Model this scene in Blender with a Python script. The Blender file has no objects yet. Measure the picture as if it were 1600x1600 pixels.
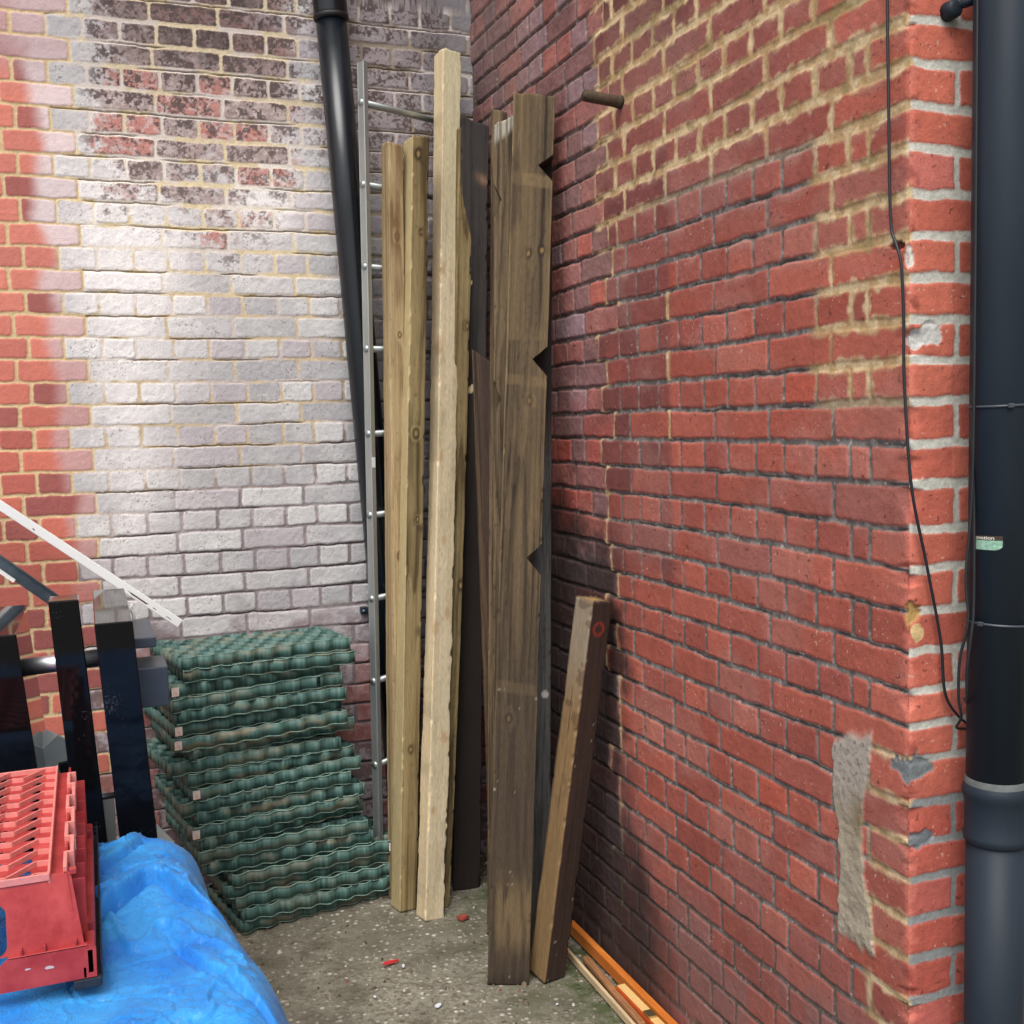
import bpy, bmesh, math, random
import numpy as np
from mathutils import Vector, Matrix, Quaternion
R = math.radians
scene = bpy.context.scene

# ------------------------------------------------------------------ camera
cam_d = bpy.data.cameras.new('camera'); cam = bpy.data.objects.new('camera', cam_d)
scene.collection.objects.link(cam); scene.camera = cam
YAW, PITCH, ROLL = -0.361, 0.0824, -0.0279
CAM = Vector((-1.3944, -1.6506, 1.6518))
fv = Vector((-math.sin(YAW)*math.cos(PITCH), math.cos(YAW)*math.cos(PITCH), -math.sin(PITCH)))
rv = Vector((math.cos(YAW), math.sin(YAW), 0)); uv = rv.cross(fv)
r2 = math.cos(ROLL)*rv + math.sin(ROLL)*uv; u2 = -math.sin(ROLL)*rv + math.cos(ROLL)*uv
mw = Matrix((r2, u2, -fv)).transposed().to_4x4(); mw.translation = CAM
cam.matrix_world = mw
cam_d.sensor_fit = 'HORIZONTAL'; cam_d.sensor_width = 36.0; cam_d.lens = 36.0*1756.34/1600.0
cam_d.clip_start = 0.02; cam_d.clip_end = 500

# ------------------------------------------------------------------ sky, sun, exposure (bright overcast)
SUN_EL, SUN_AZ = R(56), R(212)           # azimuth measured clockwise from +Y
world = bpy.data.worlds.new('World'); scene.world = world; world.use_nodes = True
wn = world.node_tree; bg = wn.nodes['Background']
sky = wn.nodes.new('ShaderNodeTexSky'); sky.sky_type = 'NISHITA'; sky.sun_disc = False
sky.sun_elevation = SUN_EL; sky.sun_rotation = SUN_AZ
sky.air_density = 1.0; sky.dust_density = 4.0; sky.ozone_density = 1.0
hs = wn.nodes.new('ShaderNodeHueSaturation'); hs.inputs['Saturation'].default_value = 0.28
wn.links.new(sky.outputs[0], hs.inputs['Color']); wn.links.new(hs.outputs[0], bg.inputs['Color'])
bg.inputs['Strength'].default_value = 0.15
sd = bpy.data.lights.new('sun', 'SUN'); sun = bpy.data.objects.new('sun', sd); scene.collection.objects.link(sun)
sd.energy = 1.5; sd.angle = R(38); sd.color = (1.0, 0.975, 0.94)
dirv = Vector((math.sin(SUN_AZ)*math.cos(SUN_EL), math.cos(SUN_AZ)*math.cos(SUN_EL), math.sin(SUN_EL)))
sun.rotation_euler = (-dirv).to_track_quat('-Z', 'Y').to_euler()
vs = scene.view_settings
vs.view_transform = 'Standard'; vs.look = 'None'; vs.exposure = 0.35; vs.gamma = 1.0; vs.use_curve_mapping = False
scene.render.engine = 'CYCLES'
scene.cycles.max_bounces = 6; scene.cycles.diffuse_bounces = 4; scene.cycles.glossy_bounces = 4

# ------------------------------------------------------------------ helpers
COL = scene.collection
rng = np.random.default_rng(7)
random.seed(5)

def S(r, g, b):
    c = np.array([r, g, b], float)/255.0
    return np.where(c <= 0.04045, c/12.92, ((c+0.055)/1.055)**2.4)

def tag(o, label=None, cat=None, group=None, kind=None):
    if label: o['label'] = label
    if cat: o['category'] = cat
    if group: o['group'] = group
    if kind: o['kind'] = kind
    return o

def empty(name, loc, rot=None):
    o = bpy.data.objects.new(name, None); COL.objects.link(o); o.location = loc
    o.empty_display_size = 0.05
    if rot is not None: o.rotation_euler = rot
    return o

def npmesh(name, V, F, mat=None, parent=None, col=None, smooth=False, matidx=None):
    me = bpy.data.meshes.new(name)
    V = np.asarray(V, np.float32)
    F = np.asarray(F)
    n, k = F.shape
    me.vertices.add(len(V)); me.vertices.foreach_set('co', V.ravel())
    me.loops.add(n*k); me.loops.foreach_set('vertex_index', F.ravel().astype(np.int32))
    me.polygons.add(n)
    me.polygons.foreach_set('loop_start', (np.arange(n)*k).astype(np.int32))
    me.polygons.foreach_set('loop_total', np.full(n, k, np.int32))
    if smooth: me.polygons.foreach_set('use_smooth', np.ones(n, bool))
    me.update(calc_edges=True)
    if col is not None:
        a = me.attributes.new('col', 'FLOAT_COLOR', 'POINT')
        c = np.ones((len(V), 4), np.float32); c[:, :col.shape[1]] = col
        a.data.foreach_set('color', c.ravel())
    o = bpy.data.objects.new(name, me); COL.objects.link(o)
    if mat: me.materials.append(mat)
    if parent: o.parent = parent
    return o

def bmobj(name, bm, mat=None, parent=None, smooth=False):
    me = bpy.data.meshes.new(name)
    bmesh.ops.recalc_face_normals(bm, faces=bm.faces)
    bm.to_mesh(me); bm.free()
    if smooth:
        for p in me.polygons: p.use_smooth = True
    o = bpy.data.objects.new(name, me); COL.objects.link(o)
    if mat: me.materials.append(mat)
    if parent: o.parent = parent
    return o

def box_bm(bm, lo, hi, bevel=0.0, seg=2, M=None):
    r = bmesh.ops.create_cube(bm, size=1.0)
    vs_ = r['verts']
    lo = Vector(lo); hi = Vector(hi)
    for v in vs_:
        v.co = Vector(((v.co.x+.5)*(hi.x-lo.x)+lo.x, (v.co.y+.5)*(hi.y-lo.y)+lo.y, (v.co.z+.5)*(hi.z-lo.z)+lo.z))
    if bevel > 0:
        es = list({e for v in vs_ for e in v.link_edges})
        q = bmesh.ops.bevel(bm, geom=es, offset=bevel, segments=seg, affect='EDGES', profile=0.5)
        vs_ = list({v for f in q['faces'] for v in f.verts} | {v for v in vs_ if v.is_valid})
    if M is not None:
        for v in vs_: v.co = M @ v.co
    return vs_

def tube_bm(bm, pts, rad, seg=12, cap=True):
    pts = [Vector(p) for p in pts]
    n = len(pts); rings = []
    up = None
    for i, p in enumerate(pts):
        t = (pts[min(i+1, n-1)]-pts[max(i-1, 0)]).normalized()
        if up is None:
            up = t.orthogonal().normalized()
        else:
            up = (up - t*up.dot(t)).normalized()
        b = t.cross(up)
        rr = rad[i] if hasattr(rad, '__len__') else rad
        rings.append([bm.verts.new(p + (up*math.cos(2*math.pi*k/seg)+b*math.sin(2*math.pi*k/seg))*rr) for k in range(seg)])
    for a, b in zip(rings, rings[1:]):
        for k in range(seg):
            bm.faces.new((a[k], a[(k+1) % seg], b[(k+1) % seg], b[k]))
    if cap:
        bm.faces.new(rings[0]); bm.faces.new(rings[-1][::-1])

def catmull(pts, n=8):
    P = [Vector(p) for p in pts]; P = [P[0]*2-P[1]]+P+[P[-1]*2-P[-2]]
    out = []
    for i in range(1, len(P)-2):
        for k in range(n):
            t = k/n
            out.append(.5*((2*P[i])+(P[i+1]-P[i-1])*t+(2*P[i-1]-5*P[i]+4*P[i+1]-P[i+2])*t*t+(-P[i-1]+3*P[i]-3*P[i+1]+P[i+2])*t**3))
    out.append(P[-2]); return out

# lattice noise
_T = rng.random((64, 256, 256)).astype(np.float32)
def vn(x, y, seed=0):
    x = np.asarray(x, np.float32); y = np.asarray(y, np.float32)
    xi = np.floor(x); yi = np.floor(y); fx = x-xi; fy = y-yi
    fx = fx*fx*(3-2*fx); fy = fy*fy*(3-2*fy)
    xi = xi.astype(np.int64); yi = yi.astype(np.int64)
    T = _T[seed % 64]
    x0 = xi & 255; x1 = (xi+1) & 255; y0 = yi & 255; y1 = (yi+1) & 255
    return (T[x0, y0]*(1-fx)+T[x1, y0]*fx)*(1-fy)+(T[x0, y1]*(1-fx)+T[x1, y1]*fx)*fy
def fbm(x, y, seed=0, oct=4, gain=.5):
    s = 0; a = 1; t = 0
    for i in range(oct):
        s = s+a*vn(x*2**i+17.3*i, y*2**i+5.1*i, seed+i); t += a; a *= gain
    return s/t
def sm(a, b, x):
    t = np.clip((x-a)/(b-a), 0, 1); return t*t*(3-2*t)
def lerp(a, b, t):
    t = np.asarray(t)
    if np.ndim(t) > 0 and (np.ndim(a) > np.ndim(t) or np.ndim(b) > np.ndim(t) or np.shape(a)[-1:] == (3,)):
        t = t[..., None]
    return a*(1-t)+b*t
def hsh(a, b, s=0):
    return _T[(s+40) % 64][(np.asarray(a, np.int64)*37+s*11) & 255, (np.asarray(b, np.int64)*59+s*7) & 255]

# ------------------------------------------------------------------ materials
def newmat(name):
    m = bpy.data.materials.new(name); m.use_nodes = True
    nt = m.node_tree; p = nt.nodes['Principled BSDF']
    return m, nt, p
def N(nt, t, **kw):
    n = nt.nodes.new(t)
    for k, v in kw.items(): setattr(n, k, v)
    return n
def attr_mat(name, rough=.85, bump_scale=300, bump=.0015, fine=.18, spec=.3, grain=None):
    m, nt, p = newmat(name); L = nt.links
    a = N(nt, 'ShaderNodeAttribute', attribute_name='col')
    tc = N(nt, 'ShaderNodeTexCoord')
    n1 = N(nt, 'ShaderNodeTexNoise'); n1.inputs['Scale'].default_value = bump_scale; n1.inputs['Detail'].default_value = 4
    if grain:
        mp = N(nt, 'ShaderNodeMapping'); mp.inputs['Scale'].default_value = (1, 1, grain); L.new(tc.outputs['Object'], mp.inputs[0]); L.new(mp.outputs[0], n1.inputs['Vector'])
    else: L.new(tc.outputs['Object'], n1.inputs['Vector'])
    mr = N(nt, 'ShaderNodeMapRange'); mr.inputs[1].default_value = .3; mr.inputs[2].default_value = .7
    mr.inputs[3].default_value = 1-fine; mr.inputs[4].default_value = 1+fine
    L.new(n1.outputs['Fac'], mr.inputs[0])
    mx = N(nt, 'ShaderNodeVectorMath', operation='MULTIPLY')
    L.new(a.outputs['Color'], mx.inputs[0]); L.new(mr.outputs[0], mx.inputs[1]); L.new(mx.outputs[0], p.inputs['Base Color'])
    b = N(nt, 'ShaderNodeBump'); b.inputs['Distance'].default_value = bump; b.inputs['Strength'].default_value = .7
    L.new(n1.outputs['Fac'], b.inputs['Height']); L.new(b.outputs[0], p.inputs['Normal'])
    p.inputs['Roughness'].default_value = rough; p.inputs['Specular IOR Level'].default_value = spec
    return m
def plain(name, col, rough=.5, metal=0.0, spec=.5, noise=0.0, nscale=40, bump=0.0, stretch=(1, 1, 1), col2=None, coat=0):
    m, nt, p = newmat(name); L = nt.links
    p.inputs['Roughness'].default_value = rough; p.inputs['Metallic'].default_value = metal
    p.inputs['Specular IOR Level'].default_value = spec
    if coat: p.inputs['Coat Weight'].default_value = coat
    tc = N(nt, 'ShaderNodeTexCoord'); mp = N(nt, 'ShaderNodeMapping'); mp.inputs['Scale'].default_value = stretch
    n1 = N(nt, 'ShaderNodeTexNoise'); n1.inputs['Scale'].default_value = nscale; n1.inputs['Detail'].default_value = 5; n1.inputs['Roughness'].default_value = .65
    L.new(tc.outputs['Object'], mp.inputs[0]); L.new(mp.outputs[0], n1.inputs['Vector'])
    cr = N(nt, 'ShaderNodeValToRGB'); cr.color_ramp.elements[0].position = .35; cr.color_ramp.elements[1].position = .68
    c1 = np.array(col); c2 = np.array(col2) if col2 is not None else c1*(1+noise)
    if col2 is None: c1 = c1*(1-noise)
    cr.color_ramp.elements[0].color = (*c1, 1); cr.color_ramp.elements[1].color = (*np.clip(c2, 0, 1), 1)
    L.new(n1.outputs['Fac'], cr.inputs[0]); L.new(cr.outputs[0], p.inputs['Base Color'])
    if bump:
        b = N(nt, 'ShaderNodeBump'); b.inputs['Distance'].default_value = bump; b.inputs['Strength'].default_value = .8
        L.new(n1.outputs['Fac'], b.inputs['Height']); L.new(b.outputs[0], p.inputs['Normal'])
    return m

M_brick = attr_mat('weathered_brick', .88, 260, .0012, .14)
M_wood = attr_mat('weathered_wood', .8, 420, .0007, .20, .3, .013)

# ------------------------------------------------------------------ brick wall engine
def axis(parts):
    out = []
    for a, b, s in parts:
        n = max(1, int(round((b-a)/s))); out.append(np.linspace(a, b, n+1)[:-1])
    out.append([parts[-1][1]]); return np.concatenate(out)

def grid_faces(nu, nz):
    i = np.arange(nu-1)[:, None]*nz; j = np.arange(nz-1)[None, :]
    a = (i+j).ravel(); return np.stack([a, a+nz, a+nz+1, a+1], 1)

def bricks(u, z, levels, joints_fn, hw_h, hw_v, warp=.0022, seed=0, round_=.006):
    """levels: descending joint heights. joints_fn(row)->sorted joint positions. returns signed distance, row, idx, local coords"""
    wu = u+(fbm(u*28, z*28, seed+1, 3)-.5)*warp*2.4
    wz = z+(fbm(u*22+9, z*22, seed+5, 3)-.5)*warp*2.8+(vn(u*3.1, z*13.3, seed+9)-.5)*.006
    lv = levels[::-1]
    r = np.clip(np.searchsorted(lv, wz)-1, 0, len(lv)-2)
    row = (len(lv)-2-r)
    zb = lv[r]; zt = lv[r+1]
    jx = (hsh(row, row*0+3, 2)-.5)
    dv = np.full(u.shape, 9.0, np.float32); idx = np.zeros(u.shape, np.int64); ul = np.zeros(u.shape, np.float32); bw = np.ones(u.shape, np.float32)
    for rr in np.unique(row):
        m = row == rr
        js = np.array(joints_fn(int(rr)))
        js = js+(hsh(np.arange(len(js)), np.full(len(js), rr), 5)-.5)*.006
        k = np.clip(np.searchsorted(js, wu[m])-1, 0, len(js)-2)
        a = js[k]; b = js[k+1]
        dv[m] = np.minimum(wu[m]-a, b-wu[m]); idx[m] = k; ul[m] = (wu[m]-a)/(b-a); bw[m] = b-a
    hv = hw_v if np.isscalar(hw_v) else hw_v
    dh_t = zt-wz; dh_b = wz-zb
    d1 = np.minimum(dh_t, dh_b)-hw_h
    d2 = dv-hv
    # rounded corner combination
    rr_ = round_
    q1 = np.maximum(rr_-d1, 0); q2 = np.maximum(rr_-d2, 0)
    d = np.where((d1 < rr_) & (d2 < rr_), rr_-np.sqrt(q1*q1+q2*q2), np.minimum(d1, d2))
    return d, row, idx, ul, (wz-zb)/(zt-zb), dh_t, dh_b, dv, bw

# ------------------------------------------------------------------ back wall (faces the camera, plane y = YB)
YB = 2.35
def build_back_wall():
    ua = axis([(-3.6, -1.8, .03), (-1.8, .02, .0026)])
    za = axis([(-.05, 3.12, .0026), (3.12, 4.2, .03)])
    U, Z = np.meshgrid(ua, za, indexing='ij'); U = U.astype(np.float32); Z = Z.astype(np.float32)
    tilt = (U+1.2)*(-.006)
    Zc = Z - tilt
    top = 1.959+.0737*30
    levels = np.array([top-.0737*i for i in range(60)])      # descending; row index 0 at top; j0 = 30
    ST = [-3.6+.2217*0]
    def jf(row):
        if row % 2 == 1:      # stretcher rows ([j-1,j0] -> row 29)
            left = [-1.59-.2217*i for i in range(9, -1, -1)]+[-1.368]
            right = [-1.115+.2217*i for i in range(0, 8)]
            return left+right
        left = [-1.545-.111*i for i in range(18, -1, -1)]+[-1.437]
        right = [-1.325, -1.212]+[-1.212+.1185*(i) for i in range(1, 5)]+[-.738+.1109*(i) for i in range(1, 10)]
        return left+right
    sand = sm(0, .28, (Zc-1.22)-(U+1.25)*.38+ (fbm(U*4, Z*5, 3, 3)-.5)*.28)      # sandy pointing present
    newpart = sm(-1.42, -1.38, U)
    hw_h = .0030+.0030*vn(Z*13.5, U*2, 20)+.0030*sm(1.7, 2.4, Z)*newpart
    d, row, idx, ul, vl, dht, dhb, dv, bw = bricks(U, Zc, levels, jf, hw_h, .0048+.001*vn(U*9, Z*9, 21), .0026, 1, .009)
    brickm = sm(-.0012, .0016, d+(fbm(U*160, Z*160, 8, 2)-.5)*.003)
    bid = hsh(row, idx, 0); bid2 = hsh(row, idx, 1); bid3 = hsh(row, idx, 3)
    # ---- brick colour
    red = np.stack([lerp(S(178, 98, 88)[i], S(206, 118, 100)[i], bid) for i in range(3)], -1)
    red = lerp(red, S(222, 142, 124)*np.ones(3), sm(1.5, 2.2, Z)*.55)  # upper bricks painted paler, as if overexposed by strong light
    red = lerp(red, S(150, 88, 86)*np.ones(3), sm(.72, .78, bid2)*.8)
    fine = fbm(U*60, Z*60, 11, 4)
    med = fbm(U*14, Z*16, 15, 4)
    mott = fbm(U*120, Z*120, 12, 3, .6)
    paintcol = lerp(S(176, 173, 174)*np.ones(3), S(210, 207, 205)*np.ones(3), sm(.25, .8, .55*bid+.45*med))
    paintcol = lerp(paintcol, S(168, 156, 162)*np.ones(3), sm(.55, .85, bid3)*.65)
    # white paint/efflorescence, with the strong light on the left painted in too
    bx = np.exp(-(((U+1.22)/.20)**2+((Z-2.28)/.42)**2))+.9*np.exp(-(((U+.78)/.16)**2+((Z-2.45)/.25)**2))+.45*np.exp(-(((U+1.25)/.14)**2+((Z-1.55)/.5)**2))
    white = np.clip(bx*1.25*(.55+.9*med), 0, 1)
    paintcol = lerp(paintcol, S(238, 232, 229)*np.ones(3), white)
    # corner shade painted into the colour; low down the paint itself is greyer
    corner_shade = sm(-.62, -.15, U)
    paintcol = lerp(paintcol, S(128, 124, 130)*np.ones(3), corner_shade*.75)
    low = sm(1.02, .72, Z+(med-.5)*.35)
    lowc = lerp(S(112, 84, 84)*np.ones(3), S(158, 144, 148)*np.ones(3), sm(.45, .6, fine*.6+med*.4))
    lowc = lerp(lowc, S(150, 74, 62)*np.ones(3), sm(.62, .72, bid2)*.7)
    paintcol = lerp(paintcol, lowc, low*.9)
    # upper sooty area: bare brown/red brick showing through crazed paint
    zone = np.exp(-(((U+.97)/.36)**4))*sm(2.14, 2.66, Z+(med-.5)*.45)*.92
    zright = sm(-.75, -.45, U)*sm(2.42, 2.62, Z+(med-.5)*.25)*sm(-.0, -.2, U)
    zone = np.maximum(zone, zright*.62)
    zone = np.maximum(zone, np.exp(-(((U+.86)/.22)**2+((Z-2.30)/.16)**2))*.55)
    zone = np.clip(zone*(.62+.55*bid), 0, 1)
    bare = lerp(S(164, 142, 138)*np.ones(3), S(186, 118, 106)*np.ones(3), sm(.52, .66, bid2)*sm(-.55, -.7, U))
    bare = lerp(bare, S(206, 190, 184)*np.ones(3), sm(.52, .60, fbm(U*70, Z*90, 17, 3))*.55)
    bare = lerp(bare, S(112, 92, 88)*np.ones(3), sm(2.72, 2.95, Z)*.8*(1-zright))
    bare = lerp(bare, S(146, 138, 142)*np.ones(3), zright*.8)
    paintcol = lerp(paintcol, bare, np.clip(sm(.30, .62, zone+(fine-.5)*.5), 0, 1)*.9)
    # black crazing patches hanging from the top of each brick
    top_bias = sm(.15, 1.0, vl)
    vein = sm(.030, .006, np.abs(fbm(U*46, Z*52, 19, 3)-.5))*.10
    craz = sm(.515, .600, .022*sm(2.75, 2.35, Z)*-1 + mott*.52+fbm(U*30, Z*36, 18, 3)*.44+zone*.07+(vl-.5)*.085+vein-.012)
    paintcol = lerp(paintcol, S(88, 75, 73)*np.ones(3), np.clip(craz*sm(.12, .45, zone)*(.74+.2*sm(2.5, 2.8, Z)), 0, 1))
    # solid soot on a few bricks near the top
    soot = sm(.35, .9, sm(2.78, 3.0, Z+(med-.5)*.25)*np.exp(-(((U+.93)/.28)**2))*(.5+bid3))
    soot = soot*(.45+.55*sm(.45, .55, fbm(U*40, Z*50, 27, 3)))
    soot = np.maximum(soot, .8*sm(2.75, 3.0, Z)*np.exp(-(((U+.12)/.16)**2)))
    paintcol = lerp(paintcol, S(66, 56, 54)*np.ones(3), soot*.6)
    # fine dark cracks in paint everywhere
    cr = np.abs(fbm(U*26, Z*42, 22, 3)-.5)
    crk = sm(.010, .002, cr)*sm(.55, .66, fbm(U*7, Z*9, 26, 2))
    paintcol = lerp(paintcol, S(96, 84, 84)*np.ones(3), crk*.7)
    speck = sm(.80, .84, vn(U*210, Z*210, 30))*sm(.5, .7, med)
    paintcol = lerp(paintcol, S(90, 76, 72)*np.ones(3), speck*.5)
    # left, newer red section with the limewash smeared over its last bricks
    newp = (U > np.where(row % 2 == 1, -1.368, -1.437)).astype(np.float32)
    smear = sm(-1.495, -1.44, U+(fbm(U*6, Z*9, 33, 3)-.5)*.05+(Z-1.9)*.03+(bid-.5)*.05*brickm)*sm(.95, 1.3, Z)
    smear = np.maximum(smear, sm(2.80, 2.95, Z)*sm(-1.62, -1.50, U))
    redv = lerp(red, lerp(S(196, 160, 158)*np.ones(3), S(228, 216, 216)*np.ones(3), sm(1.7, 2.4, Z)), smear*.82)
    redv = lerp(redv, S(170, 140, 142)*np.ones(3), sm(2.72, 2.9, Z)*.65)
    tooth = (idx >= 20) & (idx <= 20) & (row % 2 == 0)
    bcol = lerp(redv, paintcol, newp)
    bcol = bcol*(1+(fine-.5)*.16)[..., None]*(1+(bid3-.5)*.10)[..., None]
    # ---- mortar colour
    cream = S(226, 208, 170)*np.ones(3); sandc = S(202, 182, 152)*np.ones(3); dark = S(140, 128, 129)*np.ones(3)
    mc = lerp(sandc, cream, sm(1.95, 2.35, Z)*.9)
    mc = lerp(mc, S(176, 162, 146)*np.ones(3), sm(2.4, 2.8, Z)*.45)
    mc = lerp(dark, mc, sand)
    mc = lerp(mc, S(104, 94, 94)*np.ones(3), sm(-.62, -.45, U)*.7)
    mc = lerp(mc, S(208, 182, 140)*np.ones(3), (1-newp))
    mc = mc*(1+(fbm(U*120, Z*120, 36, 3)-.5)*.35)[..., None]
    # pointing gone in places -> slot along the top edge of bricks below
    col = lerp(mc, bcol, brickm)
    # paint runs over joints in the white area
    over = np.clip(sm(.48, .60, fbm(U*11, Z*20, 38, 3)+white*.16)*newp*sm(1.1, 1.5, Z), 0, 1)*(1-brickm)*.75
    col = lerp(col, lerp(S(196, 186, 184)*np.ones(3), S(236, 228, 222)*np.ones(3), white), over)
    # ---- relief
    depth = lerp(.0026, .0014, sand)
    depth = lerp(.0025, depth, newp) + .002*sm(-.62, -.45, U)
    H = sm(-.004, .005, d)*depth-depth
    H = H+(bid-.5)*.0024*newp*brickm+(bid2-.5)*.0035*brickm*(ul-.5)*newp
    H = H+(fine-.5)*.0020*newp*brickm+(fbm(U*110, Z*110, 44, 3)-.5)*.0014
    # thin groove under projecting brick edges (missing pointing), its shadow line painted dark
    slot = sm(.0026, .0006, np.abs(dht-hw_h*.1-.001))*sm(.36, .5, fbm(U*5, row*3.3, 47, 2))*newp
    slot = slot*(sm(.36, .46, vn(U*3, row*1.7, 48)))
    H = H-slot*.010
    col = lerp(col, S(70, 60, 58)*np.ones(3), slot*.55)
    V = np.stack([U.ravel(), (YB-H).ravel(), Z.ravel()], 1)
    o = npmesh('brick_wall', V, grid_faces(len(ua), len(za)), M_brick, None, np.clip(col, 0.002, 1).reshape(-1, 3), True)
    # solid body behind the facing
    bm = bmesh.new(); box_bm(bm, (-3.6, YB+.02, -.05), (.25, YB+.35, 4.2)); b = bmobj('wall_core', bm, M_core, o)
    tag(o, 'whitewashed, soot-stained back wall with a red brick end, behind the ladder', 'brick wall')
    return o
M_core = plain('old_brick_core', S(150, 90, 80), .9, noise=.15, nscale=20)
back_wall = build_back_wall()

# ------------------------------------------------------------------ side wall and pier return (one brick mass wrapping a corner)
KZ = [2.3364, 2.2621, 2.1864, 2.1112, 2.0344, 1.9606, 1.8874, 1.8115, 1.7385, 1.6628, 1.589, 1.5112, 1.4306, 1.3554, 1.2797, 1.2047, 1.1317, 1.0631, 0.999, 0.9126, 0.8378, 0.7701, 0.6883, 0.6135, 0.5345]
NUP = 24
def build_side_wall():
    # s < 0: side wall (y = -s, x = 0); s > 0: return (x = s, y = 0)
    sa = axis([(-2.37, -1.9, .006), (-1.9, -.9, .0030), (-.9, -.02, .0024), (-.02, .02, .0015), (.02, .24, .0024), (.24, 1.6, .02)])
    za = axis([(-.05, .1, .01), (.1, 2.95, .0026), (2.95, 3.2, .005), (3.2, 4.2, .03)])
    Sg, Z = np.meshgrid(sa, za, indexing='ij'); Sg = Sg.astype(np.float32); Z = Z.astype(np.float32)
    D = -Sg                                     # distance along the side wall from the arris
    # levels: measured irregular courses at the arris, regular further in
    lev = np.array([KZ[0]+.0752*(NUP-i) for i in range(NUP)]+KZ+[KZ[-1]-.0752*(i+1) for i in range(8)])
    reg = np.array([1.6628+.0752*(NUP+9-i) for i in range(len(lev))])
    # displacement field so that measured courses blend into regular ones
    fine = fbm(Sg*60, Z*60, 2, 4); med = fbm(Sg*10, Z*12, 6, 4)
    idxf = np.interp(Z.ravel(), reg[::-1], np.arange(len(reg))[::-1]).reshape(Z.shape)
    idxm = np.interp(Z.ravel(), lev[::-1], np.arange(len(lev))[::-1]).reshape(Z.shape)
    w = sm(.50, .05, D)
    f = idxf*(1-w)+idxm*w
    Zr = 1.6628+.0752*(NUP+9-f)                 # height in the regular frame
    side = Sg < 0
    def tooth(row, par): return 1.235+.027*(1-par)+(hsh(row, row*0+9, 8)-.5)*.11
    def jf_side(row):
        k = row-NUP; t0 = float(tooth(np.array(row), abs(k) % 2))
        if k % 2 != 0:     # stretchers
            a = [.223*i for i in range(0, 6)]
            n = .9 if False else None
            a = a[:-1]+([1.115] if t0 < 1.16 else [a[-1]])
            inner = [t0+.2235*i for i in range(0, 6)]
            js = a+inner
        else:
            a = [v_ for v_ in [0, .112, .166]+[.166+.1117*i for i in range(1, 10)] if v_ < t0-.045]
            inner = [t0+.112*i for i in range(0, 11)]
            js = a+inner
        return sorted(js)
    def jf_ret(row):
        k = row-NUP
        if k % 2 != 0: return [-.05, 0.]+[.108+.112*i for i in range(0, 14)]
        return [-.05, 0., .222, .444, .666, .888, 1.11, 1.332, 1.6, 1.8]
    hwh = .0042+.0022*vn(Z*13.3, D*2, 20)
    hwh = np.where(side, hwh+.0022*sm(2.0, 2.3, Z)*sm(1.3, 1.1, D)+.0025*sm(.3, .2, D)*sm(1.5, 1.7, Z), .0070+.0022*vn(Z*14, Sg*16, 21))
    hwv = np.where(side, .0034+.0014*vn(D*8, Z*8, 22)+.0016*sm(2.0, 2.3, Z), .0058)
    dS, rowS, idS, ulS, vlS, dtS, dbS, dvS, bwS = bricks(D, Zr, reg, jf_side, hwh, hwv, .0030, 3, .007)
    dR, rowR, idR, ulR, vlR, dtR, dbR, dvR, bwR = bricks(Sg, Zr, reg, jf_ret, hwh, hwv, .0034, 3, .005)
    # around the arris only bed joints separate bricks
    def pick(a, b): return np.where(side, a, b)
    row = pick(rowS, rowR); idx = pick(idS, idR+50); vl = pick(vlS, vlR); ul = pick(ulS, ulR)
    bed = np.minimum(pick(dtS, dtR), pick(dbS, dbR))-hwh
    near = np.abs(Sg) < .05
    d = np.where(near, np.minimum(bed, .03), pick(dS, dR))
    idx = np.where(np.abs(Sg) < .1, 0, idx)
    k = row-NUP
    brickm = sm(-.0012, .0016, d+(fbm(Sg*150, Z*150, 8, 2)-.5)*.0024)
    bid = hsh(row, idx, 0); bid2 = hsh(row, idx, 1); bid3 = hsh(row, idx, 3)
    o3 = np.ones(3)
    # ---- bricks
    b = lerp(S(162, 84, 69)*o3, S(184, 102, 84)*o3, bid)
    b = lerp(b, S(148, 80, 71)*o3, sm(.6, .75, bid2)*.6)
    b = lerp(b, S(184, 90, 70)*o3, sm(.94, .96, bid3)*.8)
    # plum wash, upper middle
    up = sm(1.95, 2.35, Z+D*.18+(med-.5)*.3)*sm(.12, .5, D)
    b = lerp(b, lerp(S(138, 84, 78)*o3, S(154, 92, 82)*o3, bid2), up*.85)
    b = lerp(b, S(98, 62, 58)*o3, sm(2.35, 2.75, Z+(med-.5)*.3)*sm(.62, .85, D)*sm(1.5, 1.2, D)*.85)
    # old purple/grey bricks towards the inner corner
    thr = tooth(row, np.abs(k) % 2)
    old = sm(-.004, .004, D-thr)
    mid = sm(.86, .90, D)*(1-old)*sm(1.15, 1.3, Z)*sm(2.5, 2.2, Z)
    oldc = lerp(S(134, 96, 94)*o3, S(150, 122, 126)*o3, sm(.4, .9, bid))
    oldc = lerp(oldc, S(162, 100, 92)*o3, sm(.55, .7, bid2)*.9)
    oldc = lerp(oldc, S(178, 90, 74)*o3, sm(.95, .97, bid3)*sm(1.7, 1.5, D))
    oldc = lerp(oldc, S(166, 78, 64)*o3, sm(1.75, 1.6, Z)*sm(1.2, 1.35, Z)*sm(.3, .5, bid)*.85)
    oldc = oldc*(1+(med-.5)*.5)[..., None]
    oldc = lerp(oldc, S(104, 92, 92)*o3, sm(1.6, 2.1, D)*.5)
    b = lerp(b, oldc, old)
    b = lerp(b, lerp(S(128, 70, 66)*o3, S(104, 62, 60)*o3, bid2), mid*sm(.35, .6, bid+med*.3)*.8)
    # pale bloom veils
    veil = sm(.52, .72, fbm(Sg*5, Z*6, 50, 4)+.05)*.22
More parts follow.
